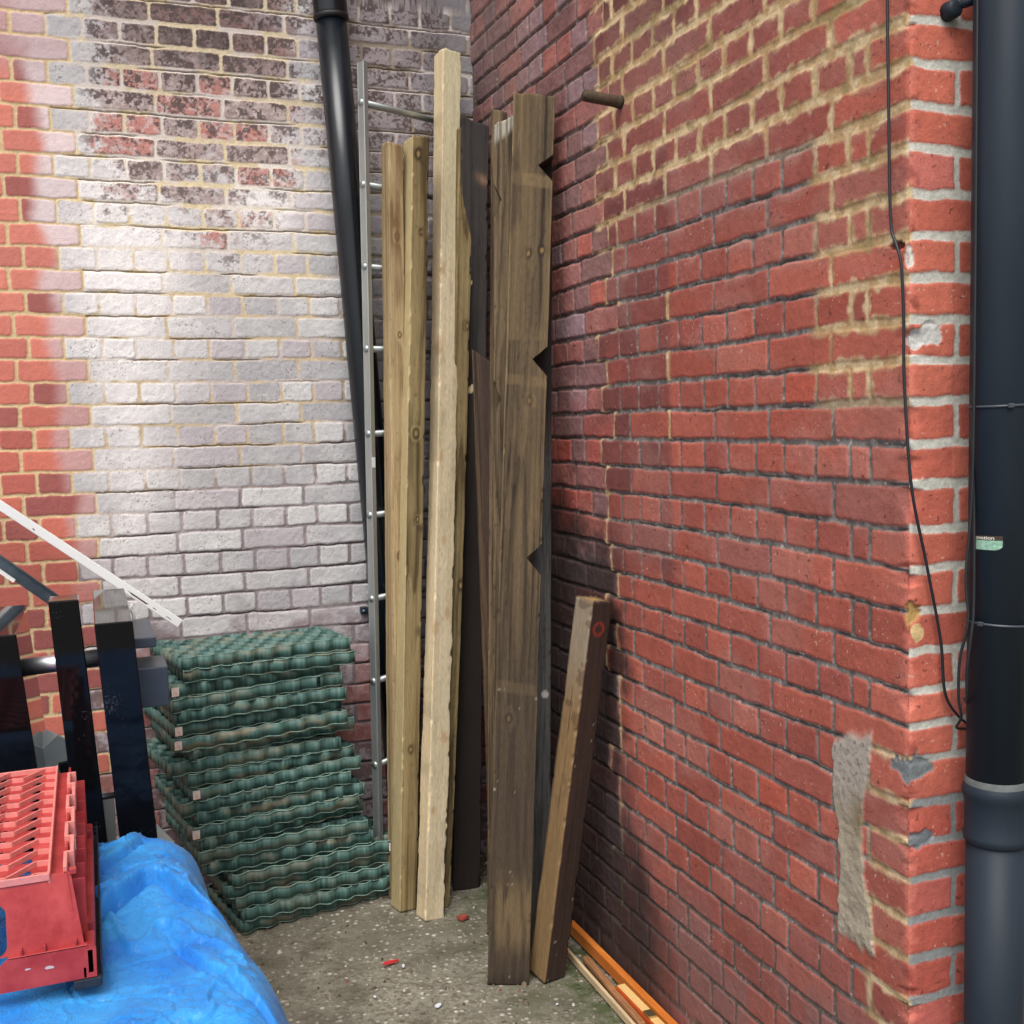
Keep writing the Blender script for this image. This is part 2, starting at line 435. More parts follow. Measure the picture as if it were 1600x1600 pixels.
    veil = np.maximum(veil, sm(.52, .36, Z+D*.05)*sm(.42, .62, fbm(Sg*9, Z*5, 52, 3)+.06)*.75)
    veil = np.maximum(veil, sm(.5, 1.0, vl)*sm(.45, .6, fbm(Sg*14, Z*6, 54, 3))*sm(1.85, 2.0, Z)*sm(1.3, 1.1, D)*.55)
    veil = veil*side
    b = lerp(b, lerp(S(176, 138, 128)*o3, S(150, 116, 112)*o3, sm(.7, .4, Z)), veil)
    lowp = sm(.60, .32, Z)*side
    b = lerp(b, S(132, 84, 78)*o3, lowp*.5)
    # return face is a cleaner, brighter orange red
    rt = sm(-.012, .012, Sg)
    rc = lerp(S(182, 94, 78)*o3, S(196, 108, 88)*o3, bid)
    rc = lerp(rc, S(196, 112, 100)*o3, sm(.8, .85, bid2))
    rc = lerp(rc, S(160, 74, 66)*o3, sm(1.1, .8, Z)*.55)
    b = lerp(b, rc, rt)
    b = lerp(b, lerp(S(214, 126, 108)*o3, S(128, 58, 50)*o3, sm(.5, .7, fbm(Sg*40, Z*40, 57, 3))), sm(.022, .0, np.abs(Sg-.004)+(fine-.5)*.05)*.55)
    b = b*.95*(1+(med-.5)*.22)[..., None]*(1+(fine-.5)*.26)[..., None]*(1+(fbm(Sg*25, Z*9, 56, 3)-.5)*.18)[..., None]
    # specks of lime and pits
    sp = sm(.925, .95, vn(Sg*190, Z*190, 31))*sm(.45, .6, med)
    b = lerp(b, S(214, 190, 176)*o3, sp*.55)
    pit = sm(.93, .95, vn(Sg*120, Z*120, 32)); b = lerp(b, S(78, 44, 40)*o3, pit*.7)
    # ---- mortar
    yel = sm(.0, .12, (Zr-2.13)+ .06*sm(.9, 1.3, D)+(fbm(Sg*4, Z*6, 60, 2)-.5)*.10)*sm(1.36, 1.28, D)
    yel = np.maximum(yel, sm(.32, .26, D+(fbm(Sg*9, Z*9, 61, 2)-.5)*.06)*sm(1.62, 1.70, Z))
    yel = np.maximum(yel, sm(.14, .10, D+(fbm(Sg*9, Z*9, 62, 2)-.5)*.04)*sm(1.05, 1.0, Z)*.85)
    tj = np.exp(-((D-thr+(fbm(Sg*20, Z*20, 63, 2)-.5)*.03)/.017)**2)*sm(2.9, 2.7, Z)
    tj2 = np.exp(-((D-.893)/.010)**2)*(k % 2 != 0)*sm(1.5, 1.6, Z)*sm(2.05, 1.95, Z)
    yel = np.maximum(yel, np.clip(tj*1.2, 0, 1)); yel = np.maximum(yel, np.clip(tj2*1.2, 0, 1))
    ym = lerp(S(178, 148, 106)*o3, S(206, 182, 142)*o3, sm(.35, .65, fbm(Sg*40, Z*40, 64, 3)))
    ym = lerp(ym, S(122, 112, 70)*o3, sm(.60, .72, fbm(Sg*17, Z*17, 65, 3))*.5)
    gm = lerp(S(92, 86, 82)*o3, S(130, 124, 118)*o3, sm(.3, .75, fbm(Sg*60, Z*60, 66, 3)))
    gm = lerp(gm, S(92, 78, 70)*o3, sm(.6, .35, Z)*.7)
    gm = lerp(gm, S(92, 72, 68)*o3, old*.7)
    gm = lerp(gm, S(214, 200, 196)*o3, sm(.84, .90, vn(Sg*150, Z*150, 67))*.4)
    mc = lerp(gm, ym, yel)
    pm = lerp(S(176, 174, 164)*o3, S(206, 204, 194)*o3, fbm(Sg*50, Z*50, 68, 3))
    pm = lerp(pm, S(118, 122, 124)*o3, sm(1.12, .95, Z+(fbm(Sg*7, Z*5, 69, 2)-.5)*.2)*.85)
    mc = lerp(mc, pm, sm(-.006, .006, Sg-.004+(fbm(Z*40, Sg*10, 70, 2)-.5)*.02))
    mc = mc*(1+(fbm(Sg*140, Z*140, 71, 3)-.5)*.30)[..., None]
    # yellow mortar smeared over the brick edges
    smr = sm(.010, .000, d+(fbm(Sg*45, Z*45, 72, 3)-.5)*.022)*np.clip(yel, 0, 1)*side*sm(.3, .6, fbm(Sg*12, Z*12, 73, 2)+.2)
    bsm = np.clip(brickm*(1-smr*.85), 0, 1)
    col = lerp(mc, b, bsm)
    # ---- relief
    depth = lerp(.0032, .0020, yel)+.0018*old*(1-yel)
    depth = lerp(depth, .0015, rt)
    H = sm(-.003, .0048, d)*depth-depth
    H = H+((bid-.5)*.0018+(ul-.5)*(bid2-.5)*.003)*brickm+(fine-.5)*lerp(.0011, .0030, old)*brickm
    H = H+(fbm(Sg*130, Z*130, 74, 3)-.5)*.0012
    H = H-old*.004
    gap = sm(.55, .62, fbm(Sg*6, row*2.7, 75, 2))*(1-yel)*sm(.0035, .001, np.abs(dtS-.001))*side
    H = H-gap*.0035; col = lerp(col, S(66, 52, 48)*o3, gap*.45)
    # ---- cement patch
    pc = .158+.012*np.sin(Z*9)+(fbm(Z*14, Sg*3, 80, 3)-.5)*.03
    pw = .050+.010*np.sin(Z*13+1)+(fbm(Z*22, Sg*3, 84, 3)-.5)*.016
    pz = np.minimum(sm(.575, .60, Z+(fbm(Sg*30, Z*10, 85, 3)-.5)*.05), sm(1.02, .995, Z+(.16-D)*-.35+(fbm(Sg*30, Z*10, 86, 2)-.5)*.02))
    patch = sm(.0022, -.0022, np.abs(D-pc)-pw+(fbm(Sg*80, Z*80, 83, 2)-.5)*.006)*pz*side
    cc = lerp(S(150, 138, 118)*o3, S(176, 164, 144)*o3, fbm(Sg*26, Z*20, 87, 4))
    smoothz = sm(.84, .90, Z+(fbm(Sg*12, Z*12, 88, 2)-.5)*.1)
    cc = lerp(cc, S(166, 156, 146)*o3, smoothz*.8)
    cc = lerp(cc, S(116, 98, 66)*o3, np.exp(-(((D-.14)/.03)**2+((Z-.845)/.05)**2))*.75)
    cc = lerp(cc, S(96, 90, 84)*o3, sm(.78, .84, vn(Sg*170, Z*170, 89))*.6*np.maximum(sm(.64, .60, Z), smoothz))
    cc = lerp(cc, S(206, 200, 190)*o3, sm(.86, .9, vn(Sg*150, Z*150, 90))*.6*sm(.66, .62, Z))
    col = lerp(col, cc, patch)
    H = lerp(H, .0045+(fbm(Sg*22, Z*22, 91, 4)-.5)*.010*(1-smoothz)+(fbm(Sg*90, Z*90, 92, 2)-.5)*.0022, patch)
    # ---- grey mortar repairs and broken corners on the arris
    def blob(s0, z0, rs, rz, c, e=.012, dh=-.003, sd=0):
        nonlocal col, H
        q = np.sqrt(((Sg-s0)/rs)**2+((Z-z0)/rz)**2)+(fbm(Sg*45, Z*45, 93+sd, 4)-.5)*1.5
        m = sm(1.06, .94, q)
        if sd in (9, 10): m = m*(1-brickm)
        cv = lerp(c*.86*o3, c*1.1*o3, fbm(Sg*60, Z*60, 97+sd, 3))
        col = lerp(col, cv, m); H = H+m*(dh+(fbm(Sg*60, Z*60, 95, 3)-.5)*.004)
    blob(.035, 1.785, .040, .020, S(190, 188, 184), sd=1)
    blob(.010, 1.772, .024, .016, S(190, 188, 184), sd=2)
    blob(.004, .985, .042, .026, S(112, 116, 118), sd=3)
    blob(.006, 1.272, .026, .020, S(172, 138, 84), dh=-.006, sd=4)
    blob(.020, 1.238, .012, .014, S(206, 176, 128), dh=0, sd=5)
    blob(.030, .848, .028, .016, S(108, 112, 116), sd=6)
    blob(.0, 1.925, .012, .018, S(206, 200, 190), dh=-.004, sd=7)
    blob(-.03, 1.945, .022, .010, S(96, 48, 42), dh=-.008, sd=8)
    blob(-.06, .64, .05, .014, S(110, 106, 70), dh=0, sd=9)
    blob(-.05, .56, .05, .014, S(110, 104, 70), dh=0, sd=10)
    # dark damp, mossy patch behind the timbers
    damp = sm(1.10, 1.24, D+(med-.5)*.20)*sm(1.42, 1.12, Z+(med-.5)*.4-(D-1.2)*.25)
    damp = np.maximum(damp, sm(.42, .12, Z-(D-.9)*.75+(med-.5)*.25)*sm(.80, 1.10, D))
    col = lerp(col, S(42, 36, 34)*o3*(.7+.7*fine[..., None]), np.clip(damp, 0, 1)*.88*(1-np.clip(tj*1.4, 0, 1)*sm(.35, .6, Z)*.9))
    band = sm(1.0, 1.35, D)*sm(.02, .10, Z)*0
    # ---- shape
    rr = .006+.018*sm(.50, .72, fbm(Z*17, Z*0+.3, 99, 3))*brickm
    rad = np.clip(rr, .004, .022)
    # rounded corner mapping
    X = np.where(Sg >= 0, Sg, 0.0); Y = np.where(Sg < 0, -Sg, 0.0)
    nx = np.where(Sg < 0, -1.0, 0.0); ny = np.where(Sg >= 0, -1.0, 0.0)
    t = sm(-.012, .012, Sg)
    nx = -(1-t); ny = -t; nl = np.sqrt(nx*nx+ny*ny); nx = nx/nl; ny = ny/nl
    cut = np.exp(-(Sg/rad)**2)*rad*.45
    H = H-cut
    V = np.stack([(X+nx*H).ravel(), (Y+ny*H).ravel(), Z.ravel()], 1)
    F = grid_faces(len(sa), len(za))
    o = npmesh('brick_wall', V, F, M_brick, None, np.clip(col, .002, 1).reshape(-1, 3), True)
    bm = bmesh.new(); box_bm(bm, (.025, .025, -.05), (1.6, 2.36, 4.2)); bmobj('wall_core', bm, M_core, o)
    tag(o, 'red brick side wall with a cement patch, its corner standing by the downpipe', 'brick wall')
    return o
side_wall = build_side_wall()

# ------------------------------------------------------------------ ground
def build_ground():
    m, nt, p = newmat('stained_concrete'); L = nt.links
    tc = N(nt, 'ShaderNodeTexCoord'); O = tc.outputs['Object']
    def noise(sc, det=5, ro=.6):
        n = N(nt, 'ShaderNodeTexNoise'); n.inputs['Scale'].default_value = sc; n.inputs['Detail'].default_value = det; n.inputs['Roughness'].default_value = ro
        L.new(O, n.inputs['Vector']); return n.outputs['Fac']
    def ramp(src, a, b, ca, cb):
        c = N(nt, 'ShaderNodeValToRGB'); c.color_ramp.elements[0].position = a; c.color_ramp.elements[1].position = b
        c.color_ramp.elements[0].color = (*ca, 1); c.color_ramp.elements[1].color = (*cb, 1); L.new(src, c.inputs[0]); return c.outputs[0]
    def mix(f, a, b):
        x = N(nt, 'ShaderNodeMix', data_type='RGBA')
        if isinstance(f, float): x.inputs[0].default_value = f
        else: L.new(f, x.inputs[0])
        for s_, v in ((6, a), (7, b)):
            if hasattr(v, 'links'): L.new(v, x.inputs[s_])
            else: x.inputs[s_].default_value = (*v, 1)
        return x.outputs[2]
    base = ramp(noise(2.6, 6), .38, .62, S(108, 103, 90), S(146, 142, 126))
    base = mix(ramp(noise(60, 5, .7), .46, .58, (0, 0, 0), (1, 1, 1)), base, S(108, 102, 88))
    # aggregate stones
    vo = N(nt, 'ShaderNodeTexVoronoi'); vo.inputs['Scale'].default_value = 46; L.new(O, vo.inputs['Vector'])
    stone = ramp(vo.outputs['Distance'], .24, .40, (1, 1, 1), (0, 0, 0))
    sc = N(nt, 'ShaderNodeSeparateColor'); L.new(vo.outputs['Color'], sc.inputs[0])
    sel = ramp(sc.outputs[0], .30, .36, (0, 0, 0), (1, 1, 1))
    f = N(nt, 'ShaderNodeMath', operation='MULTIPLY'); L.new(stone, f.inputs[0]); L.new(sel, f.inputs[1])
    stc = ramp(sc.outputs[1], .1, .9, S(104, 92, 76), S(192, 186, 172))
    base = mix(f.outputs[0], base, stc)
    vo2 = N(nt, 'ShaderNodeTexVoronoi'); vo2.inputs['Scale'].default_value = 110; L.new(O, vo2.inputs['Vector'])
    sc2 = N(nt, 'ShaderNodeSeparateColor'); L.new(vo2.outputs['Color'], sc2.inputs[0])
    f2 = N(nt, 'ShaderNodeMath', operation='MULTIPLY'); L.new(ramp(vo2.outputs['Distance'], .14, .24, (1, 1, 1), (0, 0, 0)), f2.inputs[0]); L.new(ramp(sc2.outputs[0], .72, .76, (0, 0, 0), (1, 1, 1)), f2.inputs[1])
    base = mix(f2.outputs[0], base, S(176, 166, 146))
    # dark stains and moss
    base = mix(ramp(noise(7, 5, .65), .50, .64, (0, 0, 0), (.6, .6, .6)), base, S(84, 78, 66))
    sx = N(nt, 'ShaderNodeSeparateXYZ'); L.new(O, sx.inputs[0])
    mo = N(nt, 'ShaderNodeMapRange'); mo.inputs[1].default_value = -.40; mo.inputs[2].default_value = -.16; L.new(sx.outputs[0], mo.inputs[0])
    mo2 = N(nt, 'ShaderNodeMath', operation='MULTIPLY'); L.new(mo.outputs[0], mo2.inputs[0]); L.new(ramp(noise(11, 5, .7), .42, .60, (0, 0, 0), (1, 1, 1)), mo2.inputs[1])
    base = mix(mo2.outputs[0], base, S(74, 82, 52))
    L.new(base, p.inputs['Base Color']); p.inputs['Roughness'].default_value = .82; p.inputs['Specular IOR Level'].default_value = .3
    b1 = N(nt, 'ShaderNodeBump'); b1.inputs['Distance'].default_value = .004; b1.inputs['Strength'].default_value = .8
    ad = N(nt, 'ShaderNodeMath', operation='ADD'); L.new(noise(34, 6, .7), ad.inputs[0]); L.new(f.outputs[0], ad.inputs[1])
    L.new(ad.outputs[0], b1.inputs['Height']); L.new(b1.outputs[0], p.inputs['Normal'])
    xa = axis([(-30, -2.2, 2.0), (-2.2, .3, .02), (.3, 30, 2.0)]); ya = axis([(-30, -.5, 2.0), (-.5, 2.5, .02), (2.5, 30, 2.0)])
    X, Y = np.meshgrid(xa, ya, indexing='ij')
    Zg = (fbm(X*1.7+50, Y*1.7+50, 3, 4)-.5)*.014+(fbm(X*12, Y*12, 9, 3)-.5)*.006-.004
    Zg = np.where((np.abs(X) > 3) | (np.abs(Y) > 3), -.004, Zg)
    o = npmesh('ground', np.stack([X.ravel(), Y.ravel(), Zg.ravel()], 1), grid_faces(len(xa), len(ya)), m, None, None, True)
    tag(o, kind='structure')
build_ground()

# ------------------------------------------------------------------ timbers
def timber(name, B, T, yaw, w, d, seed, light, dark, label, cat, ring=.0095, knots=(), notch_r=(), notch_l=(), slope=0.0, slope_y=0.0,
           wear=None, bow=0.0, wane=0.0, chamf=.0025, stain=None, feature=None, contrast=1.0, group=None):
    B = Vector(B); T = Vector(T); a = (T-B).normalized(); Lg = (T-B).length
    x = Vector((math.cos(yaw), math.sin(yaw), 0)); x = (x-a*x.dot(a)).normalized(); y = a.cross(x)
    # perimeter
    st = .0032
    def edge(n0, n1, m): return np.linspace(n0, n1, m+1)[:-1]
    c = chamf
    mw_, md = max(6, int(w/st)), max(5, int(d/st))
    px = np.concatenate([edge(c, w-c, mw_), [w-c, w-c*.3], np.full(md, w), [w, w-c*.3], edge(w-c, c, mw_), [c, c*.3], np.zeros(md), [0, c*.3]])
    py = np.concatenate([np.zeros(mw_), [0, c*.3], edge(c, d-c, md), [d-c, d-c*.3], np.full(mw_, d), [d, d-c*.3], edge(d-c, c, md), [c, c*.3]])
    zst = np.linspace(0, 1, int(Lg/.006)+1)*Lg
    if notch_r or notch_l:
        ex = [z0 for z0, dp, h1, h2 in list(notch_r)+list(notch_l)]+[z0+h1 for z0, dp, h1, h2 in list(notch_r)+list(notch_l)]+[z0-h2 for z0, dp, h1, h2 in list(notch_r)+list(notch_l)]
        zst = np.unique(np.round(np.concatenate([zst, ex]), 5))
    PX, ZZ = np.meshgrid(px, zst, indexing='xy'); PY, _ = np.meshgrid(py, zst, indexing='xy')
    SX, SY, SZ = PX.copy(), PY.copy(), ZZ.copy()      # solid texture coords
    xr = np.full(len(zst), w); xl = np.zeros(len(zst))
    for z0, dp, h1, h2 in notch_r:
        t = np.where(zst >= z0, (zst-z0)/h1, (z0-zst)/h2); xr = np.minimum(xr, w-dp*np.clip(1-t, 0, 1))
    for z0, dp, h1, h2 in notch_l:
        t = np.where(zst >= z0, (zst-z0)/h1, (z0-zst)/h2); xl = np.maximum(xl, dp*np.clip(1-t, 0, 1))
    PX = np.clip(PX, xl[:, None], xr[:, None])
    cutm = (SX > xr[:, None]+.0005) | (SX < xl[:, None]-.0005)
    # small surface irregularity + bow + waney edge
    nse = (fbm(ZZ*9, (PX+PY*1.3)*22+seed, seed, 3)-.5)*.0030
    edgy = np.minimum(np.minimum(SX, w-SX)+np.minimum(SY, d-SY), .006)
    chip = sm(.66, .76, fbm(ZZ*26+seed, (SX > w/2)*5.3+(SY > d/2)*9.1+ZZ*0, seed+23, 3))*(edgy < .0045)*.0035
    PX = PX-np.sign(PX-w/2)*chip; PY = PY-np.sign(PY-d/2)*chip
    PX = PX+np.sign(PX-w/2)*nse; PY = PY+np.sign(PY-d/2)*nse
    bw_ = bow*np.sin(np.pi*ZZ/Lg)
    PX = PX+bw_
    if wane:
        er = (fbm(ZZ*30, ZZ*0+seed, seed+3, 4)-.5)*wane
        PX = PX+np.where(SX > w*.96, er, 0)
    topf = ZZ/Lg
    PZ = ZZ+topf**20*(slope*(SX-w/2)+slope_y*(SY-d/2))+topf**40*(fbm(SX*90+seed, SY*90, seed+21, 2)-.5)*.010
    # ---- solid wood colour
    rs = np.random.default_rng(seed)
    cx = w*(.5+rs.uniform(-.35, .35)); cy = d*(1.0+rs.uniform(.2, .9))
    wz1 = (fbm(SZ*.9, SZ*0+seed*.7, seed+1, 2)-.5)*.036; wz2 = (fbm(SZ*1.1+7, SZ*0+seed*.3, seed+2, 2)-.5)*.036
    r = np.hypot(SX-cx+wz1, SY-cy+wz2)
    r = r+(fbm(SX*60+SY*35, SZ*5, seed+4, 3)-.5)*.006
    kn = np.zeros_like(r); knc = np.zeros_like(r)
    front = SY < d*.25
    for kx, kz, kr in knots:
        dx = SX-kx; dz = (SZ-kz)*.62
        q = np.hypot(dx, dz)
        r = r+.010*np.exp(-(q/(kr*1.7))**2)
        onf = np.clip(1-SY/d*1.2, 0, 1)
        kn = np.maximum(kn, sm(kr*1.55, kr*1.0, q)*onf); knc = np.maximum(knc, sm(kr*.75, kr*.45, q)*onf)
    ph = (r/ring) % 1.0
    late = sm(.45, .85, ph)*sm(1.0, .93, ph)
    fib = .5*fbm((SX+SY*1.7)*520, SZ*5, seed+6, 3)+.5*fbm((SX+SY*1.7)*150, SZ*2.2, seed+12, 3)
    blotch = fbm(SX*9+SY*5, SZ*3.2, seed+8, 4)
    o3 = np.ones(3)
    light = np.array(light); dark = np.array(dark)
    strk = fbm((SX+SY*1.3)*75, SZ*.8+seed, seed+15, 3)
    f = np.clip(late*.45*contrast+(fib-.5)*1.25+(blotch-.5)*1.0+(strk-.5)*1.1+.28, 0, 1)
    colr = lerp(light*o3, dark*o3, f)
    colr = lerp(colr, dark*.42*o3, kn*.85); colr = lerp(colr, lerp(light, np.array(S(176, 140, 84)), .5)*o3, knc*.8)
    pores = sm(.86, .9, vn(SX*150+SY*90, SZ*60, seed+9)); colr = lerp(colr, dark*.6*o3, pores*.35)
    if stain is not None:       # dirt creeping up from the foot / down from the top
        for (z0, z1, cst, amt) in stain:
            m = sm(z0, z1, SZ+(blotch-.5)*.3) if z1 > z0 else sm(z0, z1, SZ+(blotch-.5)*.3)
            colr = lerp(colr, np.array(cst)*o3*(.75+.5*fib[..., None]), m*amt)
    if feature is not None: colr = feature(colr, SX, SY, SZ, w, d, Lg, fib, blotch, late)
    colr = lerp(colr, dark*.55*o3, cutm*.85)
    nP = len(px); nS = len(zst)
    Bx = np.array(B); P3 = Bx+PX[..., None]*np.array(x)+PY[..., None]*np.array(y)+PZ[..., None]*np.array(a)
    P3 = P3-Bx
    V = P3.reshape(-1, 3)
    i = np.arange(nS-1)[:, None]*nP; j = np.arange(nP)[None, :]; jn = (j+1) % nP
    F = np.stack([(i+j).ravel(), (i+jn).ravel(), (i+nP+jn).ravel(), (i+nP+j).ravel()], 1)
    # end caps as grids of fans
    cb = V[:nP].mean(0); ct = V[-nP:].mean(0)
    V = np.concatenate([V, [cb, ct]]); nb = nS*nP; nt_ = nb+1
    jj = np.arange(nP); jn1 = (jj+1) % nP
    capb = np.stack([jj, np.full(nP, nb), jn1, jn1], 1)[:, [0, 1, 2, 2]]
    cols = np.concatenate([np.clip(colr, .002, 1).reshape(-1, 3), [light*.7, light*.8]])
    me_o = npmesh(name, V, F, M_wood, None, cols, False)
    # caps
    me = me_o.data
    bm = bmesh.new(); bm.from_mesh(me); bm.verts.ensure_lookup_table()
    for q in range(nP):
        try:
            bm.faces.new((bm.verts[nb], bm.verts[(q+1) % nP], bm.verts[q])); bm.faces.new((bm.verts[nt_], bm.verts[(nS-1)*nP+q], bm.verts[(nS-1)*nP+(q+1) % nP]))
        except ValueError: pass
    bmesh.ops.recalc_face_normals(bm, faces=bm.faces); bm.to_mesh(me); bm.free()
    me_o.location = B
    tag(me_o, label, cat, group)
    return me_o
GRP = 'timbers leaning in the corner'
tan_l, tan_d = S(186, 160, 116), S(128, 98, 58)
grn_l, grn_d = S(142, 124, 86), S(84, 68, 42)  # treated green wood, darkened to include shade on the front faces
pal_l, pal_d = S(200, 184, 154), S(182, 164, 130)
brn_l, brn_d = S(128, 108, 80), S(66, 52, 38)

timber('fence_post', (-.4822, 2.009, 0), (-.389, 2.0903, 2.5878), .0903, .0560, .0742, 11, S(172, 150, 112), S(118, 94, 62),
       'honey-tan square post next to the ladder, partly behind a greener knotted post', 'fence post',
       knots=((.03, 2.28, .008), (.035, 1.95, .006), (.03, 1.2, .009)), slope=-.15, slope_y=.05, chamf=.006,
       feature=lambda c, x, y, z, w, d, L, f, b, l: lerp(c, S(112, 80, 50)*np.ones(3), sm(.012, .004, np.abs(x-.034-.004*np.sin(z*5)))*sm(.4, .6, b)*.8), group=GRP)
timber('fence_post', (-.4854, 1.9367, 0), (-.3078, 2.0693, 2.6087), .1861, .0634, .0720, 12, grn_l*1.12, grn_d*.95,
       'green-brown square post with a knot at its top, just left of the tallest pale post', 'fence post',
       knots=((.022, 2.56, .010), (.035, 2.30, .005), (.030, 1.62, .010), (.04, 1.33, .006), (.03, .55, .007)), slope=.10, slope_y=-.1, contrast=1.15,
       feature=lambda c, x, y, z, w, d, L, f, b, l: lerp(lerp(c, S(182, 164, 122)*np.ones(3), sm(.003, .0, x)*.85), S(70, 58, 42)*np.ones(3), (sm(.03, .0, np.abs(z-.95))+sm(.02, .0, np.abs(z-1.3)))*sm(.5, .8, x/w)*.7), group=GRP)  # light from the left painted in: left face lighter than the front
def Cmarks(x, y, z, w, c):
    o3 = np.ones(3)
    c = lerp(c, S(178, 172, 140)*o3, sm(2.0, 2.6, z)*sm(.003, .01, x)*.6)
    for kx, kz, a_, b_, sl in ((.006, 2.20, .010, .030, .9), (.002, 1.93, .012, .034, 1.0), (.012, 1.55, .009, .024, .9), (.030, 1.27, .012, .020, .3), (.006, .97, .010, .03, .8), (.048, .60, .014, .020, 0), (.050, 1.02, .010, .022, 0), (.018, .36, .009, .016, .2)):
        q = np.hypot((x-kx-y*.25)/a_, (z-kz-(x-kx)*sl)/b_)+(fbm(x*60, z*60, 61, 2)-.5)*.6
        c = lerp(c, S(168, 124, 82)*o3, sm(1.25, .5, q)*.55)
    bark = sm(.955, .99, x/w+(fbm(z*22, x*9, 62, 4)-.5)*.10)*sm(.5, .62, fbm(z*7, z*0, 63, 3))
    c = lerp(c, S(84, 64, 46)*o3, bark*.8)
    dirt = sm(.60, .72, fbm(x*50, z*10, 64, 4)); c = lerp(c, S(150, 134, 108)*o3, dirt*.35)
    return c
timber('timber_post', (-.427, 1.836, 0), (-.1494, 2.201, 2.9487), .1192, .0695, .0766, 13, pal_l, pal_d,
       'tallest post, pale and fresh-sawn with a ragged edge, rising above all other timbers', 'timber post',
       ring=.016, bow=.012, wane=.008, contrast=.35,
       feature=lambda c, x, y, z, w, d, L, f, b, l: Cmarks(x, y, z, w, lerp(c, S(222, 200, 160)*np.ones(3), sm(.004, .0, x)*.6)), group=GRP)  # left face coloured paler to stand in for side light
timber('timber_batten', (-0.3690, 1.9170, 0), (-0.1197, 2.1401, 2.6523), 0.0396, 0.0551, 0.0500, 14, grn_l*1.05, grn_d,
       'narrow greenish-brown batten tucked close behind the right edge of the tall pale post', 'timber batten',
       knots=((.045, 2.0, .007), (.048, 1.1, .009)), bow=.010, contrast=1.1, slope=-.5, group=GRP)
timber('timber_board', (-0.2661, 2.0312, 0), (-0.1129, 2.1324, 2.6875), -0.1634, 0.0965, 0.0362, 15, S(56, 51, 47), S(26, 23, 22),
       'blackened board with a slanted top, between the tall pale post and the notched planks', 'timber board',
       ring=.012, contrast=.5, slope=-.35, stain=((1.9, 1.2, S(36, 27, 22), .85),),
       feature=lambda c, x, y, z, w, d, L, f, b, l: lerp(lerp(c, S(150, 118, 92)*np.ones(3), np.exp(-(((x-.078)/.02)**2+((z-2.50+(x-.07)*.4)/.018)**2))*f*1.3), S(196, 180, 140)*np.ones(3), sm(1.1, .9, np.hypot((x-.05)/.022, (z-1.77-(x-.05)*.6)/.014))+sm(1.1, .9, np.hypot((x-.030)/.014, (z-2.13-(x-.03)*.6)/.010))), group=GRP)
timber('timber_board', (-.2257, 1.7434, 0), (-.1973, 1.85, 1.85), -.35, .09, .03, 16, S(96, 76, 54), S(48, 36, 27),
       'shorter brown board with a pointed top, wedged between the blackened board and the notched planks', 'timber board',
       slope=-.7, stain=((.9, .3, S(40, 31, 25), .75),),
       feature=lambda c, x, y, z, w, d, L, f, b, l: lerp(c, S(62, 46, 42)*np.ones(3), sm(.016, .022, x)*.75), group=GRP)
timber('timber_board', (-.2705, 1.6618, 0), (-.1440, 1.7467, 2.62), -.3509, .05, .045, 17, brn_l*.78, brn_d*.8,
       'slim brown board seen edge-on just left of the two notched planks', 'timber board', ring=.006, slope=-.2, slope_y=0, group=GRP)
timber('notched_plank', (-.2992, 1.5328, 0), (-.1713, 1.645, 2.578), -.3556, .120, .045, 18, brn_l*.82, brn_d*.8,
       'rear notched plank with a pale chipped top, showing beside the wide front plank', 'notched plank',
       slope=.55, notch_l=((2.33, .022, .05, .06), (1.72, .022, .05, .06), (1.1, .022, .05, .06)),
       feature=lambda c, x, y, z, w, d, L, f, b, l: lerp(c, S(178, 174, 160)*np.ones(3), sm(2.53, 2.56, z-(x-.06)*.5)*sm(.3, .6, f)*.8), group=GRP)
def Hfeat(c, x, y, z, w, d, L, f, b, l):
    o3 = np.ones(3)
    st = sm(.48, .68, fbm(x*26+3, z*2.4, 41, 4)+.12*(z > 1.9))
    c = lerp(c, S(120, 100, 70)*o3, st*.4*sm(.8, 1.6, z))
    # pale ghost lines where battens were fixed
    for z0, h_, a_ in ((2.38, .022, .8), (1.78, .018, .5), (.87, .020, .6), (.31, .03, .35)):
        m = sm(h_, h_*.7, np.abs(z-z0+(x-.06)*.1))*(y < .03)
        c = lerp(c, S(134, 113, 80)*o3, m*a_*.5)
    c = lerp(c, S(150, 130, 94)*o3, sm(.0045, .0015, np.minimum(x, w-x))*(y < .02)*.5)
    # cathedral figure
    for z0, s_ in ((2.0, 1.), (.55, 1.)):
        q = (z-z0)*.11+((x-w*.52)**2)*9.
        ln = sm(.35, .5, np.abs(((q*260) % 1)-.5))*np.exp(-((z-z0)/.34)**2)*np.exp(-((x-w*.52)/.035)**2)
        c = lerp(c, S(74, 56, 36)*o3, ln*.55*(y < .02))
    c = lerp(c, S(60, 50, 41)*o3*(.7+.6*f[..., None]), sm(1.35, .5, z+(b-.5)*.5)*.72)
    mud = sm(.42, .55, fbm(x*70, z*5, 45, 3))*np.exp(-(((z-.20)/.10)**4))*sm(.012, .03, x)
    c = lerp(c, S(134, 112, 78)*o3, mud*.45)
    c = lerp(c, S(44, 35, 28)*o3, sm(.045, .0, z)*.6+sm(.6, .7, fbm(x*40, z*3, 47, 3))*.45)
    spk = sm(.965, .98, vn(x*170, z*170, 46))*sm(1.2, .6, z); c = lerp(c, S(170, 160, 142)*o3, spk*.7)
    return c
